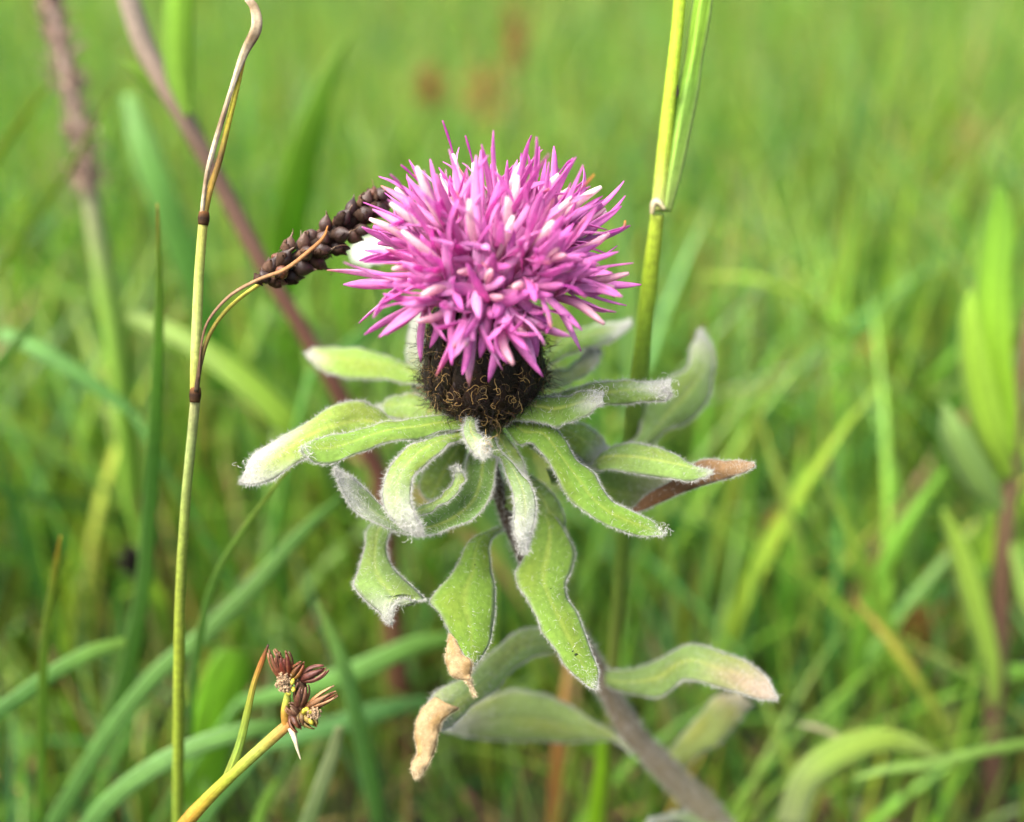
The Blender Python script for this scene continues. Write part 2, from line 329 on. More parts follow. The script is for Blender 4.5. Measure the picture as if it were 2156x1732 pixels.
def leaf(A, B, dA, dB, col=GR, tip=None, wool=0.6, woolend=0.3, bulge=0.12, label=None, n=44, m=13, hair=1.0, thick=0.012, name='leaf', mat=None, wave=0.010, parent=None, edgec=(0.30, 0.30, 0.26), ends=0.0, rim=0.8, haircol=(0.60, 0.60, 0.55), stripe=True, under=None):
    """a woolly leaf: two margins (each a list of picture points, base to tip), each with its own run of depths"""
    dA = [10.9 - (10.9 - q) * 0.5 if q < 10.9 else q for q in dA]; dB = [10.9 - (10.9 - q) * 0.5 if q < 10.9 else q for q in dB]
    a = spline([(*p,) for p in A], n); b = spline([(*p,) for p in B], n); da, db = prof(dA, n), prof(dB, n)
    a3 = np.array([P(x, y, d) for (x, y), d in zip(a, da)]); b3 = np.array([P(x, y, d) for (x, y), d in zip(b, db)])
    u = np.linspace(-1, 1, m); f = (u + 1) / 2; v = np.linspace(0, 1, n)
    G = a3[:, None] * (1 - f)[None, :, None] + b3[:, None] * f[None, :, None]
    width = np.linalg.norm(a3 - b3, axis=1)
    N = nrm(np.cross(np.gradient(G, axis=0), np.gradient(G, axis=1))); flip = np.sign(-(N * (G - CAM)).sum(-1, keepdims=True)); N = N * np.where(flip == 0, 1, flip)
    prof_u = (1 - u ** 2); groove = np.exp(-(u / 0.10) ** 2)
    G = G + N * width[:, None, None] * (bulge * (prof_u - 0.18 * groove))[None, :, None]
    ph = R.rand(4) * 6
    G = G + N * (wave * (np.sin(v * 23 + ph[0])[:, None] * np.sign(u) * np.abs(u) ** 2 + 0.7 * np.sin(v * 41 + ph[1])[:, None] * np.abs(u) ** 3))[..., None] * 1.6
    col = np.array(col) * (0.90 if col[1] > col[0] else 1.0)
    # colours: pigment only - green blade, pale vein, wool-grey margin, tip tone
    C = np.ones((n, m, 1)) * np.array(col); V = v[:, None, None]; U = np.abs(u)[None, :, None]
    blot = (np.sin(v * 9 + ph[2])[:, None] * np.cos(u * 3.1 + ph[3] + 2 * v[:, None]))[..., None]
    C = C * (1 + 0.14 * blot); C = lerp(C, C * np.array([1.35, 1.12, 0.7]), np.clip(-blot, 0, 1) * 0.6)
    if stripe: C = lerp(C, np.array([0.40, 0.44, 0.08]), (0.25 + 0.45 * R.rand()) * np.exp(-(U / 0.055) ** 2) * (1 - 0.7 * V))
    if tip is not None: C = lerp(C, np.array(tip), sm(1 - woolend - 0.18, 1.0, V + 0.08 * blot) * 0.9)
    C = lerp(C, np.array([0.45, 0.47, 0.42]), 0.05 * wool + wool * 0.36 * sm(1 - woolend, 1.0, V))
    mg = sm(0.90, 0.98, U); C = lerp(C, np.array(edgec), mg * 0.55 * rim)
    mb = MB(); mb.sheet(G, C, thick)
    o = mb.build(name, mat or M_LEAF, parent or plant)
    if label: o['label'] = label
    # wool
    hb = MB(); area = (np.linalg.norm(np.gradient(a3 * .5 + b3 * .5, axis=0), axis=1) * width).sum(); ln_ = np.linalg.norm(np.diff(a3, axis=0), axis=1).sum()
    k = int((1500 + 2600 * wool) * area * hair) + 60; ii = R.randint(0, n - 1, k); jj = R.randint(0, m - 1, k); fi = R.rand(k, 1); fj = R.rand(k, 1)
    w_ = R.rand(k) < (0.22 + 0.78 * sm(1 - woolend - .1, 1, v[ii])); ii, jj, fi, fj = ii[w_], jj[w_], fi[w_], fj[w_]
    g = lambda X: (X[ii, jj] * (1 - fi) + X[ii + 1, jj] * fi) * (1 - fj) + (X[ii, jj + 1] * (1 - fi) + X[ii + 1, jj + 1] * fi) * fj
    pb = g(G); nb = nrm(g(N)); sd = np.where(R.rand(len(pb), 1) < 0.72, 1, -1)
    along = nrm(np.gradient(a3, axis=0))[ii]
    L_ = 0.028 + 0.035 * R.rand(len(pb)) * (0.6 + wool)
    hb.hairs(pb + nb * sd * thick * .5, nb * sd * 0.55 + along * 0.6 + 0.7 * R.randn(len(pb), 3), L_, 0.0038, np.array(haircol) * (0.75 + 0.25 * R.rand(len(pb), 1)), 0.7)
    k = int((330 + 380 * wool) * ln_ * hair) + 40
    for E, O, jx in ((a3, b3, 0), (b3, a3, m - 1)):
        i2 = R.randint(0, n - 1, k); t2 = R.rand(k, 1); pe = G[i2, jx] * (1 - t2) + G[i2 + 1, jx] * t2; out = nrm(E - O + 1e-6)[i2]; al = nrm(np.gradient(E, axis=0))[i2]
        hb.hairs(pe + 0.006 * R.randn(k, 3), out * 0.8 + al * 0.45 + 0.55 * R.randn(k, 3), 0.015 + 0.038 * R.rand(k) ** 2 * (0.6 + wool), 0.0040, np.array(haircol) * (0.7 + 0.3 * R.rand(k, 1)), 0.6)
    tag(hb.build('leaf_wool', M_WOOL, o), kind='stuff')
    return o, G, N

W = (0.38, 0.38, 0.34); BRN = (0.13, 0.055, 0.020)
# behind the flower head
leaf([(900, 790), (868, 775), (800, 745), (720, 733), (665, 735), (643, 746)], [(905, 815), (868, 808), (800, 800), (720, 795), (680, 780), (647, 756)], [12.0, 13.0, 13.3], [11.8, 12.5, 13.0], GR2, (0.33, 0.28, 0.22), 0.5, 0.25)
leaf([(1110, 800), (1151, 747), (1190, 708), (1235, 690), (1280, 681), (1330, 677)], [(1120, 810), (1151, 776), (1199, 746), (1250, 730), (1295, 714), (1330, 684)], [12.4, 13.0, 13.8], [12.2, 12.7, 13.6], (0.17, 0.30, 0.04), W, 0.7, 0.3)
leaf([(1090, 800), (1145, 783), (1190, 777), (1220, 756), (1235, 735), (1255, 731)], [(1090, 830), (1139, 820), (1190, 811), (1235, 787), (1259, 762), (1265, 738)], [12.2, 12.8, 13.2], [12.0, 12.6, 13.2], (0.20, 0.28, 0.09), (0.45, 0.38, 0.28), 1.0, 0.4)
leaf([(1150, 990), (1280, 955), (1342, 920), (1356, 853), (1401, 802), (1446, 777), (1458, 732), (1473, 694)], [(1160, 1020), (1320, 985), (1395, 912), (1446, 890), (1485, 850), (1503, 784), (1497, 732), (1477, 696)], [12.4, 13.0, 13.4, 13.8], [12.4, 13.2, 13.6, 13.9], (0.15, 0.25, 0.05), (0.30, 0.33, 0.2), 0.8, 0.2, label='upright spoon-shaped leaf curving up behind the grass stem')
leaf([(935, 850), (895, 845), (864, 800), (858, 730), (868, 650)], [(940, 830), (915, 820), (893, 780), (893, 710), (893, 640)], [11.9, 12.4, 12.8], [11.9, 12.3, 12.6], (0.19, 0.28, 0.09), W, 1.0, 0.5)
leaf([(950, 880), (910, 846), (870, 831), (830, 837), (795, 856)], [(960, 900), (900, 890), (850, 884), (820, 878), (797, 862)], [11.6, 12.0, 12.2], [11.5, 11.8, 12.0], GR3, None, 0.8, 0.2)
leaf([(1150, 885), (1200, 888), (1232, 896), (1262, 918), (1282, 948)], [(1110, 900), (1165, 920), (1205, 950), (1235, 975), (1270, 972)], [11.6, 11.9, 12.1], [11.5, 11.8, 12.1], GR, W, 0.9, 0.3)
leaf([(1140, 905), (1210, 930), (1260, 975), (1330, 995), (1420, 1010)], [(1110, 935), (1170, 985), (1230, 1055), (1300, 1085), (1375, 1070)], [11.7, 12.2, 12.4], [11.7, 12.2, 12.3], (0.13, 0.23, 0.03), (0.10, 0.10, 0.03), 0.35, 0.3)
# left side
leaf([(960, 875), (900, 880), (825, 884), (790, 858), (758, 845), (711, 853), (644, 890), (578, 930), (530, 964), (505, 1014)], [(965, 905), (900, 915), (825, 925), (770, 930), (711, 942), (680, 955), (640, 968), (591, 999), (546, 1020), (508, 1019)], [11.3, 11.6, 11.5, 11.2, 10.9, 10.7], [11.2, 11.3, 11.1, 10.8, 10.5, 10.6], GR, (0.42, 0.40, 0.38), 0.75, 0.22, label='long woolly leaf reaching furthest left with a white felted tip')
leaf([(985, 880), (936, 877), (870, 882), (817, 890), (764, 903), (711, 916), (671, 924), (634, 942)], [(980, 905), (923, 911), (870, 927), (822, 931), (777, 945), (724, 969), (679, 977), (650, 966), (634, 946)], [11.2, 11.0, 10.7, 10.4], [11.0, 10.6, 10.3, 10.3], (0.14, 0.25, 0.03), None, 0.55, 0.14)
leaf([(975, 905), (950, 915), (902, 924), (865, 940), (838, 964), (817, 993), (808, 1033), (809, 1065), (827, 1094), (857, 1115), (886, 1129)], [(985, 920), (950, 932), (930, 952), (897, 977), (873, 1001), (865, 1028), (865, 1060), (875, 1086), (886, 1110), (888, 1126)], [11.1, 10.7, 10.1, 9.8, 9.7], [11.0, 10.4, 10.0, 9.7, 9.7], (0.17, 0.28, 0.035), W, 0.95, 0.48, hair=1.8, label='hooked leaf curling down to a white woolly tip')
leaf([(1050, 930), (1045, 975), (1040, 1020), (1022, 1064), (985, 1098), (940, 1118), (893, 1127), (843, 1121), (790, 1102), (750, 1076), (721, 1038), (703, 988)], [(1000, 930), (985, 965), (976, 1005), (960, 1040), (925, 1066), (880, 1084), (840, 1084), (812, 1070), (775, 1035), (750, 1014), (728, 1000), (705, 987)], [11.3, 11.0, 10.6, 10.3, 10.0, 10.0], [11.3, 11.2, 11.0, 10.6, 10.2, 10.0], (0.105, 0.205, 0.035), W, 0.8, 0.26, bulge=-0.16, hair=1.5, label='boat-shaped leaf sweeping under the ring to a pointed grey tip')
leaf([(870, 1092), (915, 1073), (953, 1047), (976, 1017), (974, 994), (957, 980)], [(870, 1076), (910, 1058), (940, 1036), (957, 1010), (957, 996), (950, 984)], [10.5, 10.6, 10.6], [10.7, 10.8, 10.8], (0.17, 0.26, 0.07), W, 0.9, 0.2, hair=1.4)
# front
leaf([(985, 878), (976, 900), (980, 925), (996, 952), (1017, 969)], [(1000, 880), (1002, 905), (1018, 925), (1031, 940), (1024, 966)], [10.8, 10.2, 9.9], [10.8, 10.1, 9.8], (0.22, 0.32, 0.12), W, 1.0, 0.5, hair=2.0, n=30, label='tiny frayed leaf tip under the dark ball')
leaf([(1025, 925), (1030, 948), (1050, 966), (1066, 998), (1081, 1040), (1084, 1079), (1083, 1109), (1090, 1139), (1103, 1166)], [(1040, 920), (1050, 948), (1078, 976), (1105, 1007), (1123, 1037), (1128, 1073), (1121, 1109), (1114, 1139), (1106, 1166)], [11.0, 10.5, 10.0, 9.7, 9.6], [11.0, 10.5, 10.0, 9.8, 9.7], (0.14, 0.24, 0.05), W, 1.0, 0.55, hair=1.8, label='narrow front leaf hanging down with a white tip')
leaf([(1030, 915), (1045, 945), (1062, 980), (1085, 1015)], [(1050, 900), (1078, 935), (1100, 970), (1113, 1015)], [11.4, 11.2, 11.1], [11.4, 11.2, 11.1], GR3, W, 0.8, 0.3)
leaf([(1060, 895), (1093, 937), (1120, 934), (1139, 952), (1163, 986), (1187, 1034), (1220, 1070), (1265, 1100), (1310, 1118), (1356, 1130), (1399, 1129)], [(1090, 885), (1125, 888), (1163, 898), (1187, 925), (1214, 967), (1250, 998), (1265, 1025), (1289, 1055), (1325, 1076), (1370, 1096), (1401, 1126)], [11.2, 10.9, 10.5, 10.2, 10.1], [11.2, 11.0, 10.8, 10.4, 10.2], (0.125, 0.235, 0.022), None, 0.5, 0.14, bulge=0.12, label='long green leaf pointing down to the right with a yellow vein')
leaf([(1060, 900), (1100, 885), (1139, 892), (1175, 898), (1211, 886), (1250, 865), (1270, 848)], [(1070, 870), (1110, 840), (1140, 836), (1165, 838), (1205, 832), (1241, 824), (1273, 830)], [11.1, 10.6, 10.4], [11.4, 11.1, 10.7], (0.12, 0.22, 0.025), W, 0.7, 0.2)
leaf([(1130, 870), (1200, 862), (1274, 853), (1325, 850), (1371, 845), (1402, 843), (1413, 828)], [(1130, 840), (1180, 828), (1223, 814), (1265, 805), (1310, 803), (1356, 805), (1414, 802)], [11.7, 11.3, 11.1], [11.9, 11.5, 11.3], (0.17, 0.28, 0.05), W, 0.9, 0.25, hair=1.4, label='blunt woolly leaf crossing in front of the grass stem')
leaf([(1180, 985), (1247, 985), (1265, 990), (1325, 995), (1386, 1005), (1440, 1013), (1478, 1008), (1500, 998)], [(1180, 960), (1240, 985), (1274, 949), (1310, 936), (1356, 937), (1401, 949), (1446, 974), (1500, 994)], [12.0, 11.5, 11.0, 10.9], [12.0, 11.8, 11.3, 11.0], (0.18, 0.29, 0.06), None, 0.75, 0.2)
leaf([(1335, 1082), (1395, 1057), (1440, 1037), (1490, 1020), (1530, 1008), (1570, 995), (1589, 980)], [(1330, 1072), (1370, 1037), (1410, 1015), (1450, 985), (1480, 969), (1530, 970), (1588, 975)], [11.8, 11.5, 11.2, 11.1], [11.9, 11.6, 11.4, 11.2], (0.10, 0.05, 0.02), (0.22, 0.12, 0.035), 0.3, 0.5, stripe=False, label='rusty brown dying leaf pointing right')
leaf([(1100, 1030), (1118, 1060), (1128, 1100), (1130, 1145)], [(1115, 1000), (1155, 1030), (1186, 1080), (1188, 1145)], [11.9, 11.8, 11.8], [11.9, 11.9, 11.9], GR3, None, 0.7, 0.2)
leaf([(1060, 1010), (1050, 1035), (1060, 1065), (1082, 1082)], [(1085, 1010), (1100, 1035), (1102, 1065), (1084, 1084)], [11.8, 11.8, 11.8], [11.8, 11.8, 11.8], GR, None, 0.7, 0.2)
leaf([(960, 925), (910, 965), (885, 1010), (888, 1040), (905, 1058)], [(985, 935), (975, 985), (960, 1030), (930, 1055), (908, 1060)], [11.8, 12.0, 12.0], [11.8, 12.0, 12.0], GR3, None, 0.6, 0.2)
leaf([(1000, 1060), (1010, 1010), (1000, 960), (1012, 920)][::-1], [(1040, 1050), (1055, 1010), (1040, 960), (1030, 920)][::-1], [11.5, 11.9], [11.5, 11.9], (0.10, 0.19, 0.03), None, 0.5, 0.2)
# lower tier
leaf([(860, 1060), (820, 1070), (775, 1113), (770, 1150), (757, 1195), (746, 1232), (768, 1262), (795, 1286), (812, 1304), (824, 1315)], [(900, 1080), (850, 1095), (827, 1117), (813, 1148), (822, 1190), (852, 1222), (895, 1262), (858, 1260), (832, 1270), (826, 1305)], [12.2, 11.7, 11.1, 10.9, 10.8], [12.2, 11.7, 11.2, 10.8, 10.7], (0.14, 0.23, 0.045), W, 0.75, 0.22, bulge=0.15, hair=1.5, label='twisted leaf with its white tip folded back')
leaf([(1050, 1112), (1034, 1117), (988, 1141), (967, 1183), (950, 1211), (918, 1246), (906, 1270), (929, 1298), (950, 1337), (971, 1369), (992, 1408)], [(1068, 1112), (1045, 1125), (1030, 1150), (1034, 1194), (1041, 1236), (1041, 1288), (1034, 1341), (1018, 1378), (994, 1407)], [12.0, 11.5, 11.1, 10.9, 10.8], [12.0, 11.6, 11.3, 11.0, 10.8], (0.145, 0.255, 0.025), None, 0.4, 0.1, bulge=0.13, label='broad spoon-shaped leaf hanging below the ring')
leaf([(1112, 1060), (1128, 1106), (1100, 1180), (1086, 1211), (1093, 1236), (1111, 1264), (1132, 1306), (1142, 1330), (1170, 1369), (1191, 1404), (1223, 1432), (1254, 1454)], [(1150, 1060), (1185, 1115), (1210, 1159), (1203, 1201), (1190, 1229), (1196, 1260), (1216, 1295), (1233, 1341), (1247, 1376), (1258, 1414), (1257, 1452)], [11.9, 11.4, 11.0, 10.8, 10.7], [11.9, 11.5, 11.2, 11.0, 10.8], (0.15, 0.26, 0.03), None, 0.45, 0.1, bulge=0.10, label='large lower leaf with a wavy margin and a dark speck')
leaf([(1175, 1345), (1140, 1325), (1090, 1330), (1040, 1370), (990, 1420), (930, 1450), (905, 1475), (890, 1500)], [(1175, 1375), (1130, 1380), (1090, 1402), (1045, 1450), (1010, 1475), (975, 1505), (950, 1530), (925, 1537)], [13.0, 12.5, 11.8, 11.4], [13.0, 12.5, 11.9, 11.5], (0.24, 0.34, 0.10), (0.30, 0.30, 0.2), 0.7, 0.2, label='blurred leaf ending in a dry tan curl')
leaf([(1330, 1580), (1290, 1545), (1220, 1500), (1150, 1465), (1080, 1455), (1000, 1480), (935, 1525)], [(1330, 1590), (1300, 1562), (1220, 1562), (1150, 1562), (1050, 1557), (990, 1552), (938, 1535)], [13.9, 14.0, 13.7, 13.3], [13.9, 14.2, 13.9, 13.3], (0.24, 0.33, 0.09), (0.25, 0.25, 0.15), 0.6, 0.2)
leaf([(1270, 1430), (1290, 1452), (1341, 1463), (1390, 1468), (1425, 1440), (1449, 1432), (1490, 1440), (1544, 1455), (1598, 1472), (1636, 1473)], [(1265, 1405), (1282, 1412), (1341, 1407), (1395, 1385), (1436, 1363), (1476, 1358), (1517, 1374), (1571, 1393), (1612, 1426), (1637, 1469)], [13.2, 12.6, 12.0, 11.6], [13.2, 12.7, 12.2, 11.6], (0.16, 0.25, 0.06), (0.26, 0.15, 0.11), 0.7, 0.3, label='right-hand lower leaf blushing pink at its tip')
leaf([(1395, 1630), (1420, 1570), (1470, 1510), (1510, 1465), (1560, 1462)], [(1430, 1625), (1470, 1592), (1520, 1560), (1560, 1510), (1585, 1480)], [15.0, 14.8, 14.5], [15.0, 14.8, 14.6], (0.26, 0.32, 0.08), (0.40, 0.32, 0.18), 0.5, 0.3, hair=0.6)
leaf([(1520, 1760), (1450, 1735), (1410, 1728), (1360, 1735)], [(1520, 1735), (1480, 1712), (1420, 1712), (1365, 1728)], [15.2, 15.0, 14.6], [15.2, 15.0, 14.6], PALE, W, 0.9, 0.4, hair=0.6)
def specks():
    mb = MB()
    for (x, y, d, r_) in ((1213, 1379, 10.80, 0.022), (1206, 1372, 10.81, 0.012), (1000, 1190, 11.15, 0.010), (1160, 1240, 10.93, 0.009)):
        o = P(x, y, d - 0.06); mb.tube(np.array([o - RT * r_, o - RT * r_ * .5, o + RT * r_ * .5 + UP * r_ * .3, o + RT * r_]), np.array([0.3, 1, 0.8, 0.3]) * r_ * 0.8, 7, (0.02, 0.03, 0.01))
    tag(mb.build('dark_specks', M_DRY, plant), kind='stuff')
specks()
# dry shrivelled tips, sub-parts would be deeper than needed: each is a part of the plant
def dry(A, B, d0, label):
    leaf(A, B, d0, d0, (0.34, 0.24, 0.12), (0.38, 0.28, 0.15), 0.2, 0.3, bulge=0.22, n=36, m=9, hair=2.6, thick=0.03, name='dry_leaf_tip', mat=M_DRY, wave=0.018, label=label, rim=0.0, haircol=(0.70, 0.58, 0.38), stripe=False)
dry([(946, 1335), (942, 1365), (940, 1395), (955, 1425), (980, 1432), (998, 1468)], [(953, 1335), (968, 1365), (993, 1395), (990, 1420), (992, 1437), (1003, 1466)], [10.9, 10.8, 10.8], 'shrivelled tan tip hanging on the margin of the spoon-shaped leaf')
dry([(918, 1468), (886, 1500), (874, 1545), (880, 1585), (868, 1612), (872, 1640)], [(966, 1492), (932, 1515), (922, 1545), (914, 1580), (898, 1615), (880, 1638)], [11.4, 11.3, 11.2], 'curled tan dead end of the lowest left leaf')
# frayed white threads on the tiny front leaf, and loose threads at woolly tips
def threads():
    mb = MB()
    for i in range(34):
        o = P(1015 + R.randn() * 6, 925 + R.rand() * 30, 10.34); q = [o]
        d = nrm(RT * (0.5 + R.rand()) + UP * R.randn() * 0.6 + 0.4 * R.randn(3))
        for k in range(6): d = nrm(d + 0.6 * R.randn(3)); q.append(q[-1] + d * 0.028)
        mb.tube(spline(q, 12), 0.0028, 4, (0.72, 0.70, 0.62) if i % 4 else (0.5, 0.36, 0.12), caps=False)
    for (cx, cy, d0, k) in ((1400, 822, 11.15, 60), (1268, 828, 10.72, 24), (645, 955, 10.58, 22), (1395, 1122, 10.48, 14), (860, 1105, 10.28, 26), (1100, 1140, 10.25, 26), (535, 985, 10.75, 26)):
        for i in range(k):
            q = [P(cx + R.randn() * 12, cy + R.randn() * 12, d0 - 0.03)]; d = nrm(R.randn(3))
            for _ in range(5): d = nrm(d + 0.8 * R.randn(3)); q.append(q[-1] + d * 0.022)
            mb.tube(spline(q, 9), 0.002, 3, (0.70, 0.69, 0.66), caps=False)
    tag(mb.build('loose_threads', M_WOOL, plant), kind='stuff')
threads()

# ------------------------------------------------------------------ involucre
AX = nrm(np.array([0.02, -0.06, 0.99])); AR = nrm(np.cross(AX, [0, 1, 0])); AF = np.cross(AR, AX)   # AR to the right
AR = -AR if AR[0] < 0 else AR; AF = np.cross(AX, AR); AF = -AF if AF[1] > 0 else AF                     # AF towards the camera
CB = P(1019, 778, DBASE)
def ball(th, ph, k=1.0):
    """surface of the dark ball: th polar from the top, ph round the axis"""
    rr = 0.775 * k; sq = np.where(np.cos(th) < 0, 0.95, 1.78)
    r = rr * (np.sin(th) ** 0.86) * np.where(np.cos(th) > 0, 0.985, 1.0)
    return CB + r[..., None] * (np.cos(ph)[..., None] * AR + np.sin(ph)[..., None] * AF) + (rr * 0.90 * sq * np.cos(th))[..., None] * AX
def involucre():
    mb = MB(); n, m = 26, 40; th = np.linspace(0.35, math.pi - 0.02, n); ph = np.arange(m) / m * 2 * math.pi
    TH, PH = np.meshgrid(th, ph, indexing='ij'); G = ball(TH, PH, 0.95)
    i, j = np.meshgrid(np.arange(n - 1), np.arange(m), indexing='ij'); j2 = (j + 1) % m
    mb.add(G.reshape(-1, 3), np.stack([i * m + j, i * m + j2, (i + 1) * m + j2, (i + 1) * m + j], -1).reshape(-1, 4), None, (0.010, 0.007, 0.005))
    inv = mb.build('involucre', M_BRACT, plant)
    # overlapping scale-like bracts in a spiral
    k = 0
    rows = 9
    for r in range(rows):
        t0 = math.pi - 0.30 - r * 0.28; cnt = int(max(7, 22 * math.sin(t0) ** 0.9))
        for q in range(cnt):
            ph0 = (q + 0.5 * (r % 2) + 0.12 * R.randn()) / cnt * 2 * math.pi
            c = np.array([math.cos(ph0), math.sin(ph0)])
            nn_, mm_ = 7, 5; vv = np.linspace(0, 1, nn_)[:, None]; uu = np.linspace(-1, 1, mm_)[None]
            wdt = (0.33 / max(math.sin(t0), 0.45)) * np.sin(math.pi * (0.16 + 0.84 * vv)) ** 0.7 * (0.5 + .5 * (1 - vv)) * (1.15)
            thh = t0 + 0.10 - vv * 0.40 + 0 * uu; phh = ph0 + uu * wdt * 0.5
            lift = 0.97 + 0.022 * vv + 0.012 * (1 - uu ** 2)
            Gb = ball(thh, phh, lift); col = np.array([0.010, 0.006, 0.005]) * (0.7 + 0.8 * R.rand())
            if R.rand() < 0.25: col = np.array([0.022, 0.010, 0.007])
            C = np.ones((nn_, mm_, 3)) * col; C = lerp(C, np.array([0.04, 0.022, 0.010]), sm(0.6, 1, np.abs(uu))[..., None] * 0.5)
            b = MB(); b.sheet(Gb, C, 0.012); b.build('bract', M_BRACT, inv)
    # curly fringe fibres
    fb = MB(); n = 2400
    for i in range(n):
        th = math.acos(1 - 2 * (0.17 + 0.82 * R.rand())); ph = R.rand() * 2 * math.pi
        front = math.sin(ph) > -0.35
        if not front and R.rand() < 0.6: continue
        p = ball(np.array([th]), np.array([ph]), 1.015)[0]; nn_ = nrm(p - CB)
        tg = nrm(AX - (AX @ nn_) * nn_); sdv = np.cross(tg, nn_)
        d = nrm(tg * (1.0 if R.rand() < .55 else -1.0) + sdv * R.randn() * 1.1); curl = R.randn() * 0.75; step = 0.022 + 0.022 * R.rand(); q = [p]
        for k in range(7):
            d = nrm(d + curl * np.cross(nn_, d) * 0.8 + 0.38 * R.randn(3)); nxt = q[-1] + d * step
            rr_ = nxt - CB; # keep hugging the ball
            nxt = nxt + nn_ * (0.010 * (1 if k < 4 else 1.6)); q.append(nxt)
        tone = R.rand(); c = (0.014, 0.008, 0.005) if tone < 0.55 else (0.050, 0.026, 0.011) if tone < 0.72 else (0.008, 0.005, 0.004) if tone < 0.86 else (0.20, 0.115, 0.035) if R.rand() < 0.6 else (0.30, 0.20, 0.08)
        fb.tube(spline(q, 12), np.linspace(0.0034, 0.0014, 12) * (1.0 + 0.5 * R.rand()), 4, c, caps=False)
    for (cx, cy) in ((1005, 826), (1025, 822), (940, 800), (962, 850), (985, 880), (1080, 845), (1095, 790), (925, 760), (1050, 870)):   # brighter golden tufts
        for i in range(3):
            ox, oy = cx + R.randn() * 14, cy + R.randn() * 8; zz = DBASE - 0.80 * math.sqrt(max(0.05, 1 - ((ox - 1019) / 132) ** 2 - ((oy - 785) / 118) ** 2)) - 0.03
            q = [P(ox, oy, zz)]; d = nrm(R.randn(3)); curl = R.randn()
            for k in range(7): d = nrm(d + curl * np.cross(FW, d) * .7 + 0.5 * R.randn(3)); d = nrm(d - 0.7 * (d @ FW) * FW); q.append(q[-1] + d * 0.026)
            fb.tube(spline(q, 14), 0.0035, 4, (0.40, 0.25, 0.08), caps=False)
    tag(fb.build('fringe_fibres', M_FIBRE, inv), kind='stuff')
    # short wisps leaving the silhouette, upper rim
    wb = MB(); k = 90; ph = R.rand(k) * 2 * math.pi; th = 0.75 + 1.6 * R.rand(k); p = ball(th, ph, 1.02); nn_ = nrm(p - CB)
    wb.hairs(p, nn_ * 0.8 + AX * 0.5 + 0.6 * R.randn(k, 3), 0.08 + 0.10 * R.rand(k), 0.005, np.array([0.25, 0.17, 0.07]) * (0.3 + 0.9 * R.rand(k, 1)), 0.9, 4)
    tag(wb.build('wispy_hairs', M_FIBRE, inv), kind='stuff')
    # little green neck under the ball
    nb = MB(); q = np.array([CB - AX * 0.66, CB - AX * 0.75, P(1022, 895, 11.42)]); nb.tube(spline(q, 12), prof([0.36, 0.26, 0.12], 12), 18, (0.13, 0.15, 0.06)); nb.build('neck', M_STEM, plant)
involucre()

# ------------------------------------------------------------------ florets
TOP = CB + AX * 1.31 + AR * 0.04
MAG = np.array([0.80, 0.29, 0.67]); MAG2 = np.array([0.66, 0.15, 0.51]); PK = np.array([0.86, 0.48, 0.78]); TUBE = np.array([0.88, 0.44, 0.60])
def lobe(mb, o, d, out, ln, wd, c0, c1, curl):
    n, m = 9, 5; t = np.linspace(0, 1, n); side = nrm(np.cross(d, out)); p = [o]; dd = d.copy()
    for k in range(n - 1):
        dd = nrm(dd + curl * out / n); p.append(p[-1] + dd * ln / (n - 1))
    p = np.array(p); ww = wd * 0.5 * (0.85 + 0.20 * np.sin(np.pi * t)) * np.clip(1.0 - 0.25 * t - 0.7 * t ** 7, 0.1, 1)
    u = np.linspace(-1, 1, m); nn_ = nrm(np.cross(side, nrm(np.gradient(p, axis=0))))
    tw = R.randn() * 0.5 * t
    sd = side[None] * np.cos(tw)[:, None] + nn_ * np.sin(tw)[:, None]; n2 = -side[None] * np.sin(tw)[:, None] + nn_ * np.cos(tw)[:, None]
    G = p[:, None] + sd[:, None] * (u[None, :, None] * ww[:, None, None]) + n2[:, None] * ((u ** 2)[None, :, None] * ww[:, None, None] * 0.30)
    C = lerp(c0, c1, sm(0, 0.9, t)[:, None])[:, None] * (1 - 0.10 * (np.abs(u) > 0.9))[None, :, None]
    C = lerp(C, c1 * 0.66, (np.exp(-((np.abs(u) - 0.45) / 0.14) ** 2))[None, :, None] * 0.45)
    tipc = np.array([0.50, 0.24, 0.05]) if R.rand() < 0.07 else np.array([0.55, 0.12, 0.42])      # a few withered tips
    C = lerp(C, tipc, (t ** 5)[:, None, None] * 0.7)
    mb.sheet(G, C, 0.010)
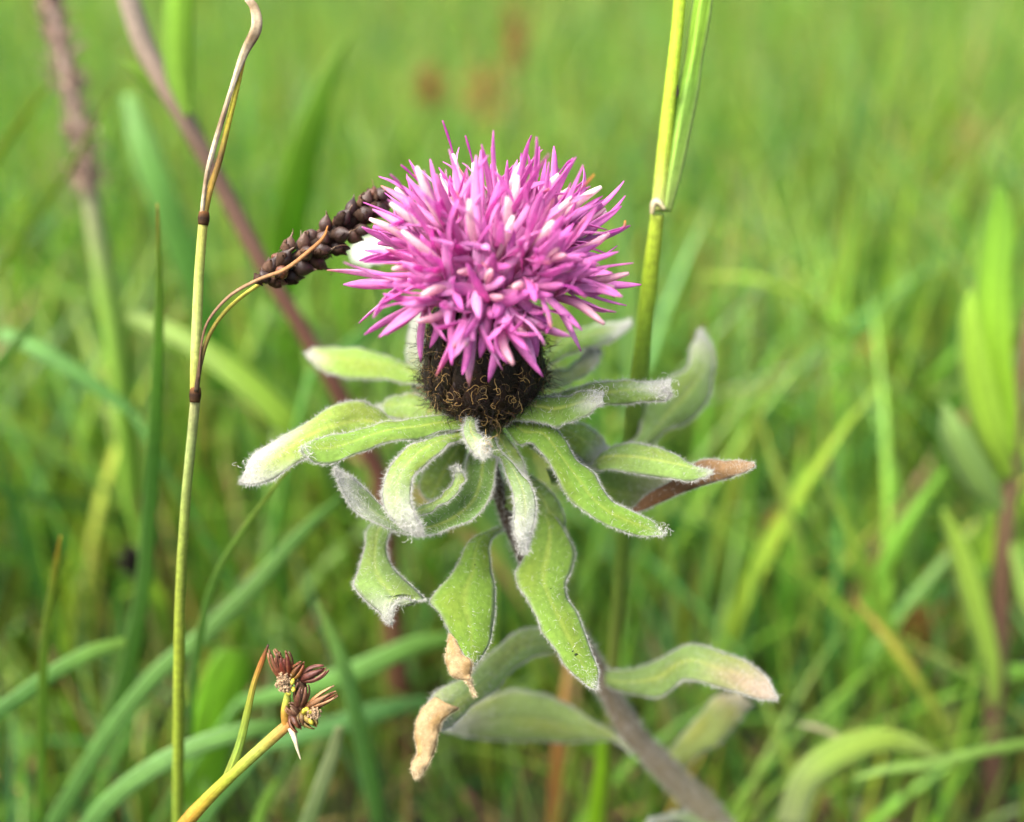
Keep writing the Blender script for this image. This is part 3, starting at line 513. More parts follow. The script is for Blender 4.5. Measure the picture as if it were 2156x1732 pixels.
def floret(i, th, ph, L, outer, white, sty, spread):
    rad = math.cos(ph) * AR + math.sin(ph) * AF; d = nrm(AX * math.cos(th) + rad * math.sin(th) + 0.10 * R.randn(3))
    b0 = TOP + rad * (0.52 * min(1, th / 1.4)) - AX * (0.10 * th) + 0.02 * R.randn(3)
    p1 = b0 + nrm(AX * 0.55 + d * 0.75) * L * 0.42; p2 = b0 + d * L
    if outer: p2 = p2 - AX * 0.10 * R.rand()
    ts = 0.40 + 0.14 * R.rand(); t = np.linspace(0, ts, 9)[:, None]
    bz = lambda t: (1 - t) ** 2 * b0 + 2 * t * (1 - t) * p1 + t * t * p2
    mb = MB(); path_ = bz(t); hue = R.rand(); c1 = lerp(MAG, MAG2, hue * 0.9) * (0.85 + 0.3 * R.rand()); c0 = lerp(TUBE, PK, R.rand())
    if R.rand() < 0.30: c1 = lerp(c1, PK, 0.7)
    mb.tube(path_, np.linspace(0.032, 0.070 if not outer else 0.085, 9) * (1 + 0.25 * (np.linspace(0, 1, 9) > 0.75)), 7, lerp(c0, lerp(c0, c1, 0.6), np.linspace(0, 1, 9)[:, None]), caps=False)
    o = path_[-1]; tg = nrm(path_[-1] - path_[-2]); e1 = nrm(np.cross(tg, R.randn(3))); e2 = np.cross(tg, e1); rest = L * (1 - ts)
    ph0 = R.rand() * 6
    for k in range(5):
        a = ph0 + k * 2 * math.pi / 5 + 0.2 * R.randn(); out = math.cos(a) * e1 + math.sin(a) * e2
        s_ = spread * (0.45 + 0.8 * R.rand()); dd = nrm(tg + out * s_)
        lobe(mb, o + out * 0.05, dd, out, max(rest, 0.60) * (0.80 + 0.55 * R.rand()), 0.080 + 0.045 * R.rand() + (0.022 if outer else 0) + 0.02 * (spread > 1), lerp(c0, c1, 0.55), c1, 0.95 * R.randn() + 0.25 * outer)
    f = mb.build('floret', M_PETAL, plant)
    # anther tube with style
    ab = MB(); al = min(rest * ((0.95 if white else 0.75) + 0.35 * R.rand()), 0.74 if th > 0.35 else 0.62); q = spline([o - tg * 0.1, o + tg * al * 0.5 + 0.02 * R.randn(3), o + tg * al + 0.05 * R.randn(3)], 8)
    if white: ca, cb = np.array([0.72, 0.46, 0.54]), (np.array([0.86, 0.80, 0.74]) if th < 0.95 else np.array([0.80, 0.58, 0.58]))
    else: ca, cb = np.array([0.62, 0.24, 0.46]), np.array([0.50, 0.14, 0.38]) if R.rand() < .6 else np.array([0.72, 0.45, 0.50])
    ab.tube(q, prof([0.024, 0.042, 0.050, 0.046, 0.020], 8), 7, lerp(ca, cb, np.linspace(0, 1, 8)[:, None]))
    a_ = ab.build('anther_tube', M_PETAL, f)
    if sty:
        sb = MB(); d2 = nrm(tg + 0.15 * R.randn(3)); q2 = spline([q[-1] - tg * .05, q[-1] + d2 * 0.16, q[-1] + d2 * (0.24 + 0.16 * R.rand()) + 0.04 * R.randn(3)], 9)
        tone = R.rand(); ce = np.array([0.62, 0.32, 0.06]) if tone < 0.25 else np.array([0.35, 0.06, 0.25])
        sb.tube(q2, prof([0.013, 0.012, 0.018, 0.010], 9), 5, lerp(np.array([0.40, 0.05, 0.32]), ce, sm(0.4, 1, np.linspace(0, 1, 9))[:, None])); sb.build('style', M_PETAL, f)
NF = 64
for th, ph, L in ((1.9, 1.80, 0.78), (1.95, 1.15, 0.74), (2.08, 1.36, 1.02), (1.7, 1.5, 0.65), (1.85, 1.72, 0.80), (1.75, 2.05, 0.85), (1.75, 2.45, 1.0), (1.75, 0.95, 0.85), (1.66, 0.55, 1.15), (1.6, 2.85, 1.25), (1.6, 0.2, 1.3)): floret(0, th, ph, L, True, False, False, 0.6)
for i in range(NF):
    u = (i + 0.5) / NF; th = math.acos(1 - u * (1 - math.cos(math.radians(84)))); ph = i * 2.39996 + 0.25 * R.randn()
    fr = math.sin(ph) * math.sin(th)               # towards the camera
    L = float(np.interp(th, [0.2, 0.6, 0.9, 1.2, 1.55], [1.46, 1.50, 1.46, 1.39, 1.37])) + 0.10 * R.randn()
    L *= 1 - 0.30 * max(0, fr); th = th * (0.87 + 0.13 * max(0, fr)) if th > 1 else th
    if math.cos(ph) < 0: L *= 0.95
    dv = math.cos(th) * 0.32 + fr * 0.95; toward = max(0, (dv - 0.72) / 0.28)      # how squarely it faces the viewer
    L *= 1 - 0.38 * toward
    outer = th > 1.15
    if fr > 0.5 and th > 1.1: th *= 0.93
    white = R.rand() < (0.62 if th < 1.0 else 0.34) or (th < 0.9 and math.cos(ph) > 0.1 and fr < 0 and R.rand() < .6)
    floret(i, th, ph, L, outer, white, R.rand() < (0.38 if th < 0.8 else 0.12), (0.62 if not outer else 0.72) + 1.1 * toward)

# ------------------------------------------------------------------ sedge with the dark fruiting spike
def sedge():
    base = P(372, 1900, 14.2); rt = np.array([base[0] - 0.3, base[1] + 0.8, 0])
    root = thing('sedge', rt, 'thin yellow-green sedge stalk on the left bearing a blackish-brown fruiting spike', 'sedge')
    YG = (0.30, 0.36, 0.10)
    mb = MB(); p = np.vstack([path([(412, 838, 10.95), (404, 920, 11.05), (391, 1060, 11.25), (380, 1250, 11.6), (377, 1450, 12.1), (375, 1740, 13.3)], 50), spline([P(375, 1740, 13.3), base, rt], 12)[1:]])
    n = len(p); mb.tube(p, prof([0.060, 0.058, 0.062, 0.072, 0.080, 0.085], n), 10, cprof([(0.30, 0.30, 0.12), (0.26, 0.32, 0.10), (0.24, 0.30, 0.05), (0.25, 0.31, 0.03), (0.20, 0.28, 0.03), (0.14, 0.24, 0.04)], n)); mb.build('stem', M_STEM, root)
    mb = MB(); p = path([(410, 832, 10.93), (411, 780, 10.9), (414, 700, 10.9), (419, 580, 10.9), (428, 465, 10.9)], 40)
    mb.tube(p, prof([0.055, 0.060, 0.062, 0.058, 0.056], 40), 10, cprof([(0.36, 0.30, 0.06), (0.34, 0.38, 0.07), (0.38, 0.44, 0.12), (0.34, 0.40, 0.08), (0.36, 0.34, 0.06)], 40)); mb.build('stem', M_STEM, root)
    mb = MB(); p = path([(429, 455, 10.9), (442, 400, 10.88), (463, 335, 10.86), (483, 250, 10.85), (500, 180, 10.83), (514, 118, 10.8)], 40)
    mb.tube(p, prof([0.045, 0.040, 0.036, 0.034, 0.032, 0.028], 40), 8, cprof([(0.25, 0.16, 0.03), (0.46, 0.30, 0.04), (0.16, 0.08, 0.02), (0.50, 0.44, 0.03), (0.52, 0.46, 0.04), (0.44, 0.28, 0.04)], 40)); mb.build('stem', M_STEM, root)
    for (x, y, d, r, l) in ((411, 832, 10.92, 0.072, 16), (429, 461, 10.89, 0.070, 14)):
        mb = MB(); q = path([(x - 1, y + l, d), (x, y, d), (x + 1, y - l, d)], 9); mb.tube(q, prof([0.058, r, 0.060], 9), 10, cprof([(0.06, 0.03, 0.01), (0.03, 0.015, 0.008), (0.16, 0.07, 0.02)], 9)); mb.build('node', M_DRY, root)
    mb = MB(); strap(mb, [(426, 462, 10.85), (428, 420, 10.82), (439, 350, 10.80), (461, 270, 10.78), (488, 180, 10.76), (510, 110, 10.74), (530, 60, 10.73), (528, 22, 10.74), (516, 2, 10.76)], [9, 7, 9, 10, 9, 16, 22, 17, 8], [(0.20, 0.10, 0.04), (0.46, 0.40, 0.28), (0.20, 0.14, 0.08), (0.50, 0.44, 0.32), (0.18, 0.12, 0.07), (0.46, 0.40, 0.28), (0.40, 0.34, 0.22), (0.16, 0.11, 0.06), (0.44, 0.36, 0.24), (0.22, 0.16, 0.09), (0.48, 0.40, 0.29)], 60, 7, 0.5, 0.8, 0.012, twist=1.2)
    tag(mb.build('dead_sheath', M_DRY, root), 'papery grey-brown dead sheath')
    # stalk of the spike and its brown bract
    mb = MB(); p = path([(413, 826, 10.88), (421, 770, 10.87), (438, 712, 10.86), (468, 664, 10.86), (508, 626, 10.87), (550, 597, 10.9), (600, 568, 10.95)], 50)
    mb.tube(p, prof([0.030, 0.030, 0.026, 0.024, 0.024, 0.024, 0.03], 50), 8, cprof([(0.05, 0.03, 0.015), (0.10, 0.06, 0.02), (0.28, 0.22, 0.03), (0.42, 0.38, 0.04), (0.46, 0.42, 0.05), (0.40, 0.30, 0.04)], 50)); mb.build('spike_stalk', M_STEM, root)
    mb = MB(); strap(mb, [(418, 800, 10.84), (423, 730, 10.82), (438, 676, 10.80), (482, 624, 10.76), (540, 590, 10.70), (600, 566, 10.62), (650, 528, 10.58), (680, 500, 10.60), (690, 476, 10.66)], [4, 4, 5, 6, 7, 8, 8, 6, 2], [(0.06, 0.035, 0.02), (0.12, 0.07, 0.04), (0.24, 0.15, 0.09), (0.26, 0.14, 0.06), (0.24, 0.11, 0.04), (0.28, 0.12, 0.03)], 60, 5, 0.6, 0.6, 0.010)
    tag(mb.build('bract', M_DRY, root), 'long rust-brown bract lying over the spike')
    # fruits in rows round the axis
    a0, a1 = P(552, 588, 10.95), P(812, 412, 11.35); ax = nrm(a1 - a0); L = np.linalg.norm(a1 - a0); u1 = nrm(np.cross(ax, UP)); u2 = np.cross(u1, ax)
    mb = MB(); mb.tube(spline([a0, (a0 + a1) / 2 - UP * 0.05, a1], 20), prof([0.05, 0.10, 0.05], 20), 8, (0.03, 0.018, 0.012)); mb.build('spike_axis', M_DRY, root)
    k = 44
    for i in range(k):
        s_ = (i + 0.5) / k; a = i * 2.4; rr = 0.080 + 0.042 * math.sin(math.pi * min(1, s_ * 1.1 + 0.1)); out = math.cos(a) * u1 + math.sin(a) * u2
        c = a0 + ax * (L * s_) - UP * 0.05 * math.sin(math.pi * s_) + out * rr; d = nrm(ax * 0.75 + out * 0.75 + 0.28 * R.randn(3)); ln = 0.20 + 0.035 * R.randn(); c = c + 0.02 * R.randn(3)
        tone = R.rand(); cc = np.array([0.030, 0.015, 0.011]) if tone < 0.5 else np.array([0.055, 0.028, 0.019]) if tone < 0.75 else np.array([0.09, 0.048, 0.03]) if tone < 0.90 else np.array([0.09, 0.028, 0.012])
        q = np.array([c + d * ln * t for t in (-0.35, -0.25, 0, 0.25, 0.5, 0.7, 0.85, 1.05)]); q[-1] += 0.02 * R.randn(3)
        mb = MB(); mb.tube(spline(q, 15), prof([0.02, 0.050, 0.086, 0.094, 0.070, 0.036, 0.015, 0.005], 15) * (0.85 + 0.35 * R.rand()), 10, lerp(cc, np.array([0.20, 0.13, 0.08]), sm(0.75, 1, np.linspace(0, 1, 15))[:, None] * 0.7), flat=0.8)
        f = mb.build('utricle', M_SEED, root)
        # its papery scale
        if R.rand() < 0.35: continue
        sb = MB(); sd = nrm(np.cross(d, out) + 0.2 * R.randn(3)); t = np.linspace(0, 1, 7)[:, None, None]; uu = np.linspace(-1, 1, 5)[None, :, None]; nn_ = nrm(np.cross(sd, d)); nn_ = nn_ if nn_ @ out > 0 else -nn_
        G = c + nn_ * (0.082 - 0.02 * (2 * t - 1) ** 2 + 0.03 * R.rand()) - d * 0.08 + d * ln * 0.95 * t + sd * uu * 0.085 * np.sin(np.pi * (0.12 + 0.86 * t)) - nn_ * uu ** 2 * 0.05
        sb.sheet(G + 0.012 * R.randn(7, 5, 3), np.array([0.075, 0.040, 0.024]) * (0.4 + R.rand()), 0.006); sb.build('scale', M_DRY, f)
        if R.rand() < 0.5:
            hb = MB(); q2 = [q[-1]]; dd = d.copy(); cu = R.randn() * 0.5; axx = nrm(R.randn(3))
            for _ in range(6): dd = nrm(dd + cu * np.cross(axx, dd) + 0.1 * R.randn(3)); q2.append(q2[-1] + dd * 0.025)
            hb.tube(spline(q2, 12), 0.0038, 4, (0.13, 0.075, 0.035), caps=False); hb.build('stigma', M_FIBRE, f)
sedge()

# ------------------------------------------------------------------ rush at the lower left
def rush():
    rt = P(180, 1990, 13.5); rt = np.array([rt[0], rt[1] + 3, 0])
    root = thing('rush', rt, 'orange-green rush stem with a cluster of split red-brown capsules, low on the left', 'rush')
    mb = MB(); p = np.vstack([spline([rt, P(300, 1850, 12.0)], 6)[:-1], path([(300, 1850, 12.0), (390, 1735, 11.3), (430, 1690, 11.1), (480, 1640, 10.9), (540, 1585, 10.75), (588, 1542, 10.65), (612, 1522, 10.62)], 40)])
    n = len(p); mb.tube(p, prof([0.10, 0.10, 0.095, 0.085, 0.075, 0.072, 0.072, 0.062], n), 10, cprof([(0.20, 0.26, 0.04), (0.30, 0.26, 0.04), (0.36, 0.20, 0.03), (0.36, 0.26, 0.03), (0.28, 0.32, 0.03), (0.28, 0.32, 0.05), (0.34, 0.22, 0.05), (0.34, 0.15, 0.04)], n)); mb.build('stem', M_STEM, root)
    mb = MB(); strap(mb, [(462, 1664, 10.92), (478, 1635, 10.85), (503, 1570, 10.75), (520, 1500, 10.7), (534, 1440, 10.65), (550, 1395, 10.62), (565, 1358, 10.6)], [15, 19, 17, 14, 11, 10, 3], [(0.36, 0.20, 0.03), (0.26, 0.30, 0.05), (0.20, 0.30, 0.05), (0.24, 0.30, 0.04), (0.30, 0.24, 0.04), (0.30, 0.12, 0.03), (0.05, 0.025, 0.02)], 50, 7, 0.3, 0.5, 0.014); mb.build('leaf', M_BLADE, root)
    mb = MB(); p = path([(603, 1530, 10.62), (600, 1500, 10.6), (604, 1475, 10.58), (606, 1455, 10.57)], 20); mb.tube(p, prof([0.05, 0.05, 0.045, 0.03], 20), 8, cprof([(0.36, 0.17, 0.03), (0.34, 0.20, 0.03), (0.34, 0.38, 0.05), (0.32, 0.36, 0.06)], 20)); mb.build('branch', M_STEM, root)
    mb = MB(); p = path([(612, 1522, 10.62), (628, 1500, 10.6), (636, 1470, 10.58), (632, 1445, 10.58), (622, 1425, 10.58)], 24); mb.tube(p, prof([0.06, 0.07, 0.06, 0.05], 24), 8, (0.10, 0.05, 0.025)); mb.build('branch', M_STEM, root)
    RB = (0.20, 0.040, 0.015); OL = (0.26, 0.24, 0.04); DK = (0.06, 0.022, 0.014); ST = (0.48, 0.38, 0.20)
    def capsule(x0, y0, x1, y1, w, cols, spl, d=10.58):
        a, b = P(x0, y0, d), P(x1, y1, d - 0.08); ax = nrm(b - a); L = np.linalg.norm(b - a); e1 = nrm(np.cross(ax, FW)); e2 = np.cross(ax, e1)
        mb = MB(); q = np.array([a + ax * L * t for t in np.linspace(0, 0.8, 9)]); mb.tube(q, prof([0.2, 0.6, 0.9, 1.0, 0.95, 0.8, 0.6, 0.35, 0.1], 9) * w * 0.62, 9, cprof([cols[0], cols[1]], 9)); cpo = mb.build('capsule', M_SEED, root)
        for k in range(6):   # pointed tepals hugging it
            an = k * math.pi / 3 + 0.3; o = math.cos(an) * e1 + math.sin(an) * e2; sdv = nrm(np.cross(ax, o)); t = np.linspace(0, 1, 9)[:, None, None]; uu = np.linspace(-1, 1, 5)[None, :, None]
            G = a + ax * L * t * (0.95 + 0.12 * R.rand()) + o * (w * (0.25 + 0.75 * np.sin(np.pi * np.clip(t * (0.9 - 0.35 * spl), 0, 1)))) + sdv * uu * w * 0.50 * np.clip(1 - t ** 1.8, 0.04, 1) * (0.5 + t) - o * uu ** 2 * w * 0.18
            c = lerp(np.array(cols[0]), np.array(cols[1]), t * np.ones((1, 5, 1))); c = lerp(c, np.array(ST), sm(0.7, 1, np.abs(uu)) * 0.35 * t)
            tb = MB(); tb.sheet(G, c * np.array([0.8, 0.6, 0.55]) * (0.5 + 0.5 * R.rand()), 0.007); tb.build('tepal', M_SEED, cpo)
    capsule(603, 1440, 572, 1372, 0.085, [(0.22, 0.05, 0.02), (0.30, 0.16, 0.08)], 0.2)
    capsule(606, 1432, 596, 1376, 0.10, [RB, (0.10, 0.02, 0.012)], 0.4, 10.55)
    capsule(610, 1432, 636, 1398, 0.085, [OL, RB], 0.0)
    capsule(632, 1432, 684, 1408, 0.105, [(0.09, 0.03, 0.02), (0.22, 0.09, 0.075)], 0.0)
    capsule(630, 1492, 638, 1440, 0.10, [DK, (0.16, 0.08, 0.05)], 0.3)
    capsule(640, 1492, 702, 1458, 0.085, [(0.26, 0.11, 0.03), ST], 0.8)
    capsule(646, 1500, 706, 1462, 0.05, [RB, (0.25, 0.08, 0.03)], 0.2, 10.62)
    capsule(634, 1508, 606, 1486, 0.075, [DK, (0.20, 0.12, 0.07)], 0.4)
    capsule(612, 1500, 632, 1536, 0.095, [DK, (0.20, 0.08, 0.025)], 0.3)
    capsule(636, 1500, 664, 1530, 0.09, [(0.18, 0.16, 0.03), (0.26, 0.24, 0.04)], 0.0)
    capsule(634, 1495, 640, 1527, 0.08, [OL, DK], 0.1)
    def fluff(x, y, rpx, cnt, label):
        mb = MB(); c = P(x, y, 10.48)
        for i in range(cnt):     # crumbly seeds
            o = c + R.randn(3) * cm(rpx, 10.5) * np.array([0.5, 0.4, 0.5]); r = 0.007 + 0.009 * R.rand(); d = nrm(R.randn(3))
            mb.tube(np.array([o - d * r, o - d * r * .5, o + d * r * .5, o + d * r]), np.array([0.3, 1, 1, 0.3]) * r, 6, np.array([0.42, 0.29, 0.17]) * (0.6 + 0.5 * R.rand()))
        h = 120; mb.hairs(c + R.randn(h, 3) * cm(rpx, 10.5) * 0.5, R.randn(h, 3), 0.05, 0.004, (0.5, 0.38, 0.25), 0.5)
        tag(mb.build('seed_fluff', M_DRY, root), label, kind='stuff')
    fluff(600, 1440, 15, 260, None); fluff(597, 1420, 8, 90, None); fluff(662, 1503, 11, 150, None)
    mb = MB()
    for (x, y) in ((618, 1452), (608, 1460), (616, 1436), (640, 1498), (654, 1500), (655, 1520), (646, 1494)):
        o = P(x, y, 10.46); d = nrm(R.randn(3) - FW * .0); mb.tube(np.array([o - d * .04, o - d * .02, o + d * .02, o + d * .04]), [0.01, 0.026, 0.026, 0.01], 7, (0.34, 0.30, 0.03))
    tag(mb.build('yellow_grains', M_SEED, root), kind='stuff')
    mb = MB(); strap(mb, [(614, 1532, 10.56), (621, 1555, 10.5), (627, 1580, 10.48), (633, 1600, 10.47)], [15, 10, 5, 1.5], (0.50, 0.44, 0.30), 24, 5, 0.3, 0.5, 0.006); tag(mb.build('bract', M_DRY, root), 'pale pointed papery bract hanging down')
rush()

# ------------------------------------------------------------------ big grass culm right of the flower
def culm():
    rt = P(1262, 1990, 22.0); rt = np.array([rt[0], rt[1], 0])
    root = thing('grass_culm', rt, 'tall bright green grass stem with a split leaf sheath, right of the flower', 'grass stem')
    mb = MB(); p = np.vstack([path([(1384, 452, 11.9), (1374, 540, 12.1), (1360, 660, 12.4), (1346, 780, 12.8), (1330, 930, 13.3), (1312, 1150, 14.2), (1292, 1400, 15.6)], 60), spline([P(1292, 1400, 15.6), P(1275, 1700, 18.6), rt], 10)[1:]])
    n = len(p); mb.tube(p, prof([0.088, 0.105, 0.118, 0.128, 0.13, 0.12, 0.11, 0.11], n), 14, cprof([(0.28, 0.36, 0.03), (0.24, 0.34, 0.02), (0.16, 0.27, 0.02), (0.10, 0.17, 0.02), (0.10, 0.19, 0.02), (0.13, 0.17, 0.03), (0.15, 0.16, 0.03)], n)); mb.build('stem', M_STEM, root)
    mb = MB(); p = path([(1386, 445, 11.85), (1392, 380, 11.8), (1402, 280, 11.7), (1414, 170, 11.6), (1426, 60, 11.5), (1434, -40, 11.4)], 50)
    mb.tube(p, prof([0.10, 0.098, 0.092, 0.085, 0.080, 0.078], 50), 14, cprof([(0.30, 0.34, 0.09), (0.32, 0.42, 0.03), (0.32, 0.46, 0.02), (0.34, 0.48, 0.02)], 50)); mb.build('stem', M_STEM, root)
    mb = MB(); strap(mb, [(1400, 445, 11.78), (1412, 370, 11.7), (1428, 270, 11.62), (1444, 190, 11.55), (1456, 130, 11.5), (1470, 40, 11.42), (1482, -40, 11.36)], [20, 36, 46, 46, 38, 42, 40], [(0.24, 0.33, 0.08), (0.20, 0.34, 0.05), (0.17, 0.33, 0.04), (0.20, 0.36, 0.03), (0.22, 0.40, 0.03)], 60, 11, 0.25, 0.75, 0.02, edge=(0.34, 0.42, 0.14)); mb.build('leaf_blade', M_BLADE, root)
    mb = MB(); strap(mb, [(1372, 452, 11.80), (1376, 430, 11.74), (1386, 425, 11.7), (1400, 442, 11.72)], [8, 14, 12, 6], [(0.34, 0.30, 0.16), (0.46, 0.40, 0.28), (0.36, 0.34, 0.18)], 20, 5, 0.2, 0.5, 0.012); mb.build('ligule', M_DRY, root)
    mb = MB(); o = P(1427, 195, 11.52); mb.tube(spline([P(1426, 180, 11.50), o, P(1424, 207, 11.50)], 8), prof([0.005, 0.02, 0.005], 8), 6, (0.02, 0.015, 0.01)); mb.build('dark_speck', M_DRY, root)
culm()

# ------------------------------------------------------------------ blurred plants further back, each placed where it stands
def ground_under(x, y, d, dy=0.0):
    q = P(x, y, d); return np.array([q[0], q[1] + dy, 0.0])
def stalk(name, pts, rpx, col, label, cat, extra=None, mat=None):
    e = P(*pts[-1]); rt = np.array([e[0] + 0.1 * (e[0] - P(*pts[-2])[0]), e[1] + 0.5, 0.0])
    root = thing(name, rt, label, cat)
    p = np.vstack([path(pts, 50), spline([e, lerp(e, rt, .5), rt], 8)[1:]]); n = len(p)
    ds = np.interp(np.linspace(0, 1, n), np.linspace(0, 1, len(pts)), [q[2] for q in pts])
    mb = MB(); mb.tube(p, np.array([cm(a, d) for a, d in zip(prof(rpx, n), ds)]) * .5, 10, cprof(col, n)); mb.build('stem', mat or M_STEM, root)
    if extra: extra(root)
    return root
def bigleaf(root, pts, w, col, roll=0.3, fold=0.25, name='leaf', label=None, edge=None):
    w = [q * 0.76 for q in w]; col = [tuple(np.array(c) * 0.8) for c in col]
    mb = MB(); strap(mb, pts, w, col, 44, 9, roll + 0.15, fold * 1.3, 0.02, edge=edge, twist=0.4); o = mb.build(name, M_LEAF, root)
    if label: o['label'] = label
# the dark diagonal stem on the left
def ex1(root):
    bigleaf(root, [(395, 245, 16.2), (375, 160, 16.1), (370, 60, 16.0), (378, -60, 15.9)], [20, 70, 78, 70], [(0.13, 0.26, 0.02), (0.15, 0.32, 0.015)], 0.2)
    bigleaf(root, [(370, 215, 16.4), (320, 185, 16.4), (280, 150, 16.3), (250, 125, 16.3)], [20, 34, 26, 6], [(0.15, 0.29, 0.02), (0.17, 0.32, 0.03)], 0.4)
stalk('dark_stem', [(255, -60, 15.9), (300, 85, 16.2), (345, 175, 16.4), (400, 270, 16.6), (470, 400, 16.9), (560, 570, 17.2), (640, 700, 17.6), (720, 840, 18.2), (800, 1000, 19.2)], [44, 44, 42, 38, 36, 34, 38, 42, 42], [(0.30, 0.24, 0.18), (0.26, 0.19, 0.14), (0.12, 0.07, 0.045), (0.12, 0.055, 0.035), (0.12, 0.05, 0.035), (0.14, 0.055, 0.04)], 'blurred purple-brown stem slanting behind the sedge stalk with a bright leaf at its top', 'plant stem', ex1)
# pinkish seed head on a green stem
def ex2(root):
    mb = MB(); ctr = path([(95, -60, 19.0), (120, 60, 19.2), (150, 200, 19.4), (178, 330, 19.6), (190, 400, 19.7)], 60); k = 900; i = R.randint(0, 60, k)
    d = nrm(nrm(np.gradient(ctr, axis=0))[i] * -1.2 + R.randn(k, 3)); mb.hairs(ctr[i] + 0.13 * R.randn(k, 3), d, 0.35, 0.07, np.array([0.30, 0.20, 0.16]) * (0.7 + 0.7 * R.rand(k, 1)), 0.2, 3)
    tag(mb.build('seed_spikelets', M_DRY, root), kind='stuff')
stalk('flowering_grass', [(92, -80, 19.0), (120, 60, 19.2), (150, 200, 19.4), (178, 330, 19.6), (205, 500, 19.9), (232, 640, 20.3), (258, 820, 21), (280, 1050, 22.5)], [26, 26, 28, 34, 48, 48, 44, 36], [(0.42, 0.30, 0.24), (0.40, 0.30, 0.22), (0.22, 0.20, 0.12), (0.16, 0.28, 0.04), (0.15, 0.29, 0.03), (0.14, 0.26, 0.03)], 'blurred grass with a pinkish-grey seed head and thick green stem at the far left', 'grass', ex2)
# plant at the right edge
def ex3(root):
    bigleaf(root, [(2128, 960, 18.6), (2100, 860, 18.6), (2085, 740, 18.5), (2085, 600, 18.4), (2095, 480, 18.3), (2100, 398, 18.2)], [30, 90, 96, 90, 84, 30], [(0.20, 0.38, 0.02), (0.21, 0.40, 0.02), (0.14, 0.30, 0.02), (0.11, 0.25, 0.02)], 0.25, 0.2, label='tall round-tipped bright green leaf')
    bigleaf(root, [(2125, 1010, 18.6), (2085, 930, 18.3), (2050, 800, 18.1), (2035, 680, 18.0), (2040, 610, 18.0)], [24, 80, 80, 50, 10], [(0.22, 0.38, 0.03), (0.20, 0.36, 0.03)], 0.45)
    bigleaf(root, [(2092, 1490, 19.8), (2085, 1400, 19.4), (2050, 1280, 19.1), (2015, 1160, 18.9), (1985, 1072, 18.8)], [16, 44, 62, 52, 8], [(0.20, 0.33, 0.04), (0.22, 0.36, 0.04)], 0.3, 0.3)
    bigleaf(root, [(2112, 1080, 18.9), (2060, 1020, 18.6), (2010, 930, 18.4), (1985, 850, 18.4)], [24, 76, 74, 14], [(0.17, 0.30, 0.06), (0.18, 0.30, 0.08)], 0.3, 0.3)
    bigleaf(root, [(2120, 1100, 19.0), (2160, 1250, 18.8), (2200, 1350, 18.6)], [14, 30, 8], [(0.17, 0.28, 0.05)] * 2, 0.3)
stalk('leafy_weed', [(2170, 640, 18.6), (2150, 780, 18.6), (2138, 930, 18.7), (2118, 1100, 19.0), (2108, 1250, 19.4), (2098, 1400, 19.8), (2090, 1560, 20.4), (2092, 1720, 21.3)], [20, 26, 32, 38, 40, 42, 44, 44], [(0.11, 0.08, 0.03), (0.10, 0.07, 0.03), (0.09, 0.05, 0.03), (0.08, 0.045, 0.03), (0.07, 0.04, 0.025)], 'blurred leafy plant with dark reddish stem and broad lime leaves at the right edge', 'plant', ex3)
def solo(name, pts, w, col, label, cat='grass blade', roll=0.35, fold=0.3, group='single grass blades standing out of the meadow', mat=None, n=40, twist=0.0, ground=True):
    pts = list(pts); e = P(*pts[-1])
    w = [q * (0.82 if q < 60 else 0.92) for q in w]; col = [tuple(np.array(c) * np.array([1.35, 1.25, 1.0])) if c[1] < 0.3 and c[1] > c[0] else c for c in col] if not np.isscalar(col[0]) else col
    mb = MB(); strap(mb, pts, w, col, n, 9, roll, fold * 0.5, 0.012, twist=twist + 0.5 * R.randn())
    if ground and e[2] > 0.3:      # carry the blade on down to the soil
        tgd = nrm(P(*pts[-1]) - P(*pts[-2])); tgt = np.array([e[0] + tgd[0] * min(4, e[2]), e[1] + tgd[1] * min(3, e[2] * .5) + 0.5, -0.2])
        wl = cm(w[-1] * 0.35, pts[-1][2]); mb.tube(spline([e, lerp(e, tgt, 0.5) + tgd * 0.4, tgt], 10), np.linspace(wl, wl * .7, 10), 6, cprof(col, 10)[-1], flat=0.4)
    mb.origin = e; o = mb.build('broad_leaved_shoot' if cat == 'leaf' else name, mat or M_BLADE, None); return tag(o, label, cat, group if cat == 'grass blade' else None, 'thing')
G1, G2_, TL, YL, OLV, DKG = (0.17, 0.32, 0.05), (0.20, 0.35, 0.05), (0.16, 0.30, 0.075), (0.24, 0.32, 0.05), (0.13, 0.19, 0.03), (0.06, 0.15, 0.02)
GB = 'grass_shoot'
solo(GB, [(331, 428, 12.6), (334, 520, 12.8), (334, 700, 13.3), (326, 900, 14.0), (315, 1080, 14.8), (295, 1280, 15.8), (240, 1500, 17.2), (120, 1740, 18.8)], [3, 13, 25, 32, 36, 40, 42, 42], [(0.36, 0.26, 0.05), (0.19, 0.30, 0.04), (0.13, 0.27, 0.05), (0.10, 0.23, 0.06), TL, TL, TL], 'upright pointed grass blade with orange tip just left of the sedge stalk')
solo(GB, [(128, 1128, 13.2), (118, 1190, 13.4), (103, 1290, 13.7), (92, 1400, 14.1), (88, 1560, 14.9), (86, 1740, 15.8)], [3, 12, 20, 22, 22, 22], [(0.45, 0.30, 0.04), (0.24, 0.31, 0.05), (0.15, 0.26, 0.05), (0.12, 0.25, 0.04)], 'short grass blade with yellow tip low at the left edge')
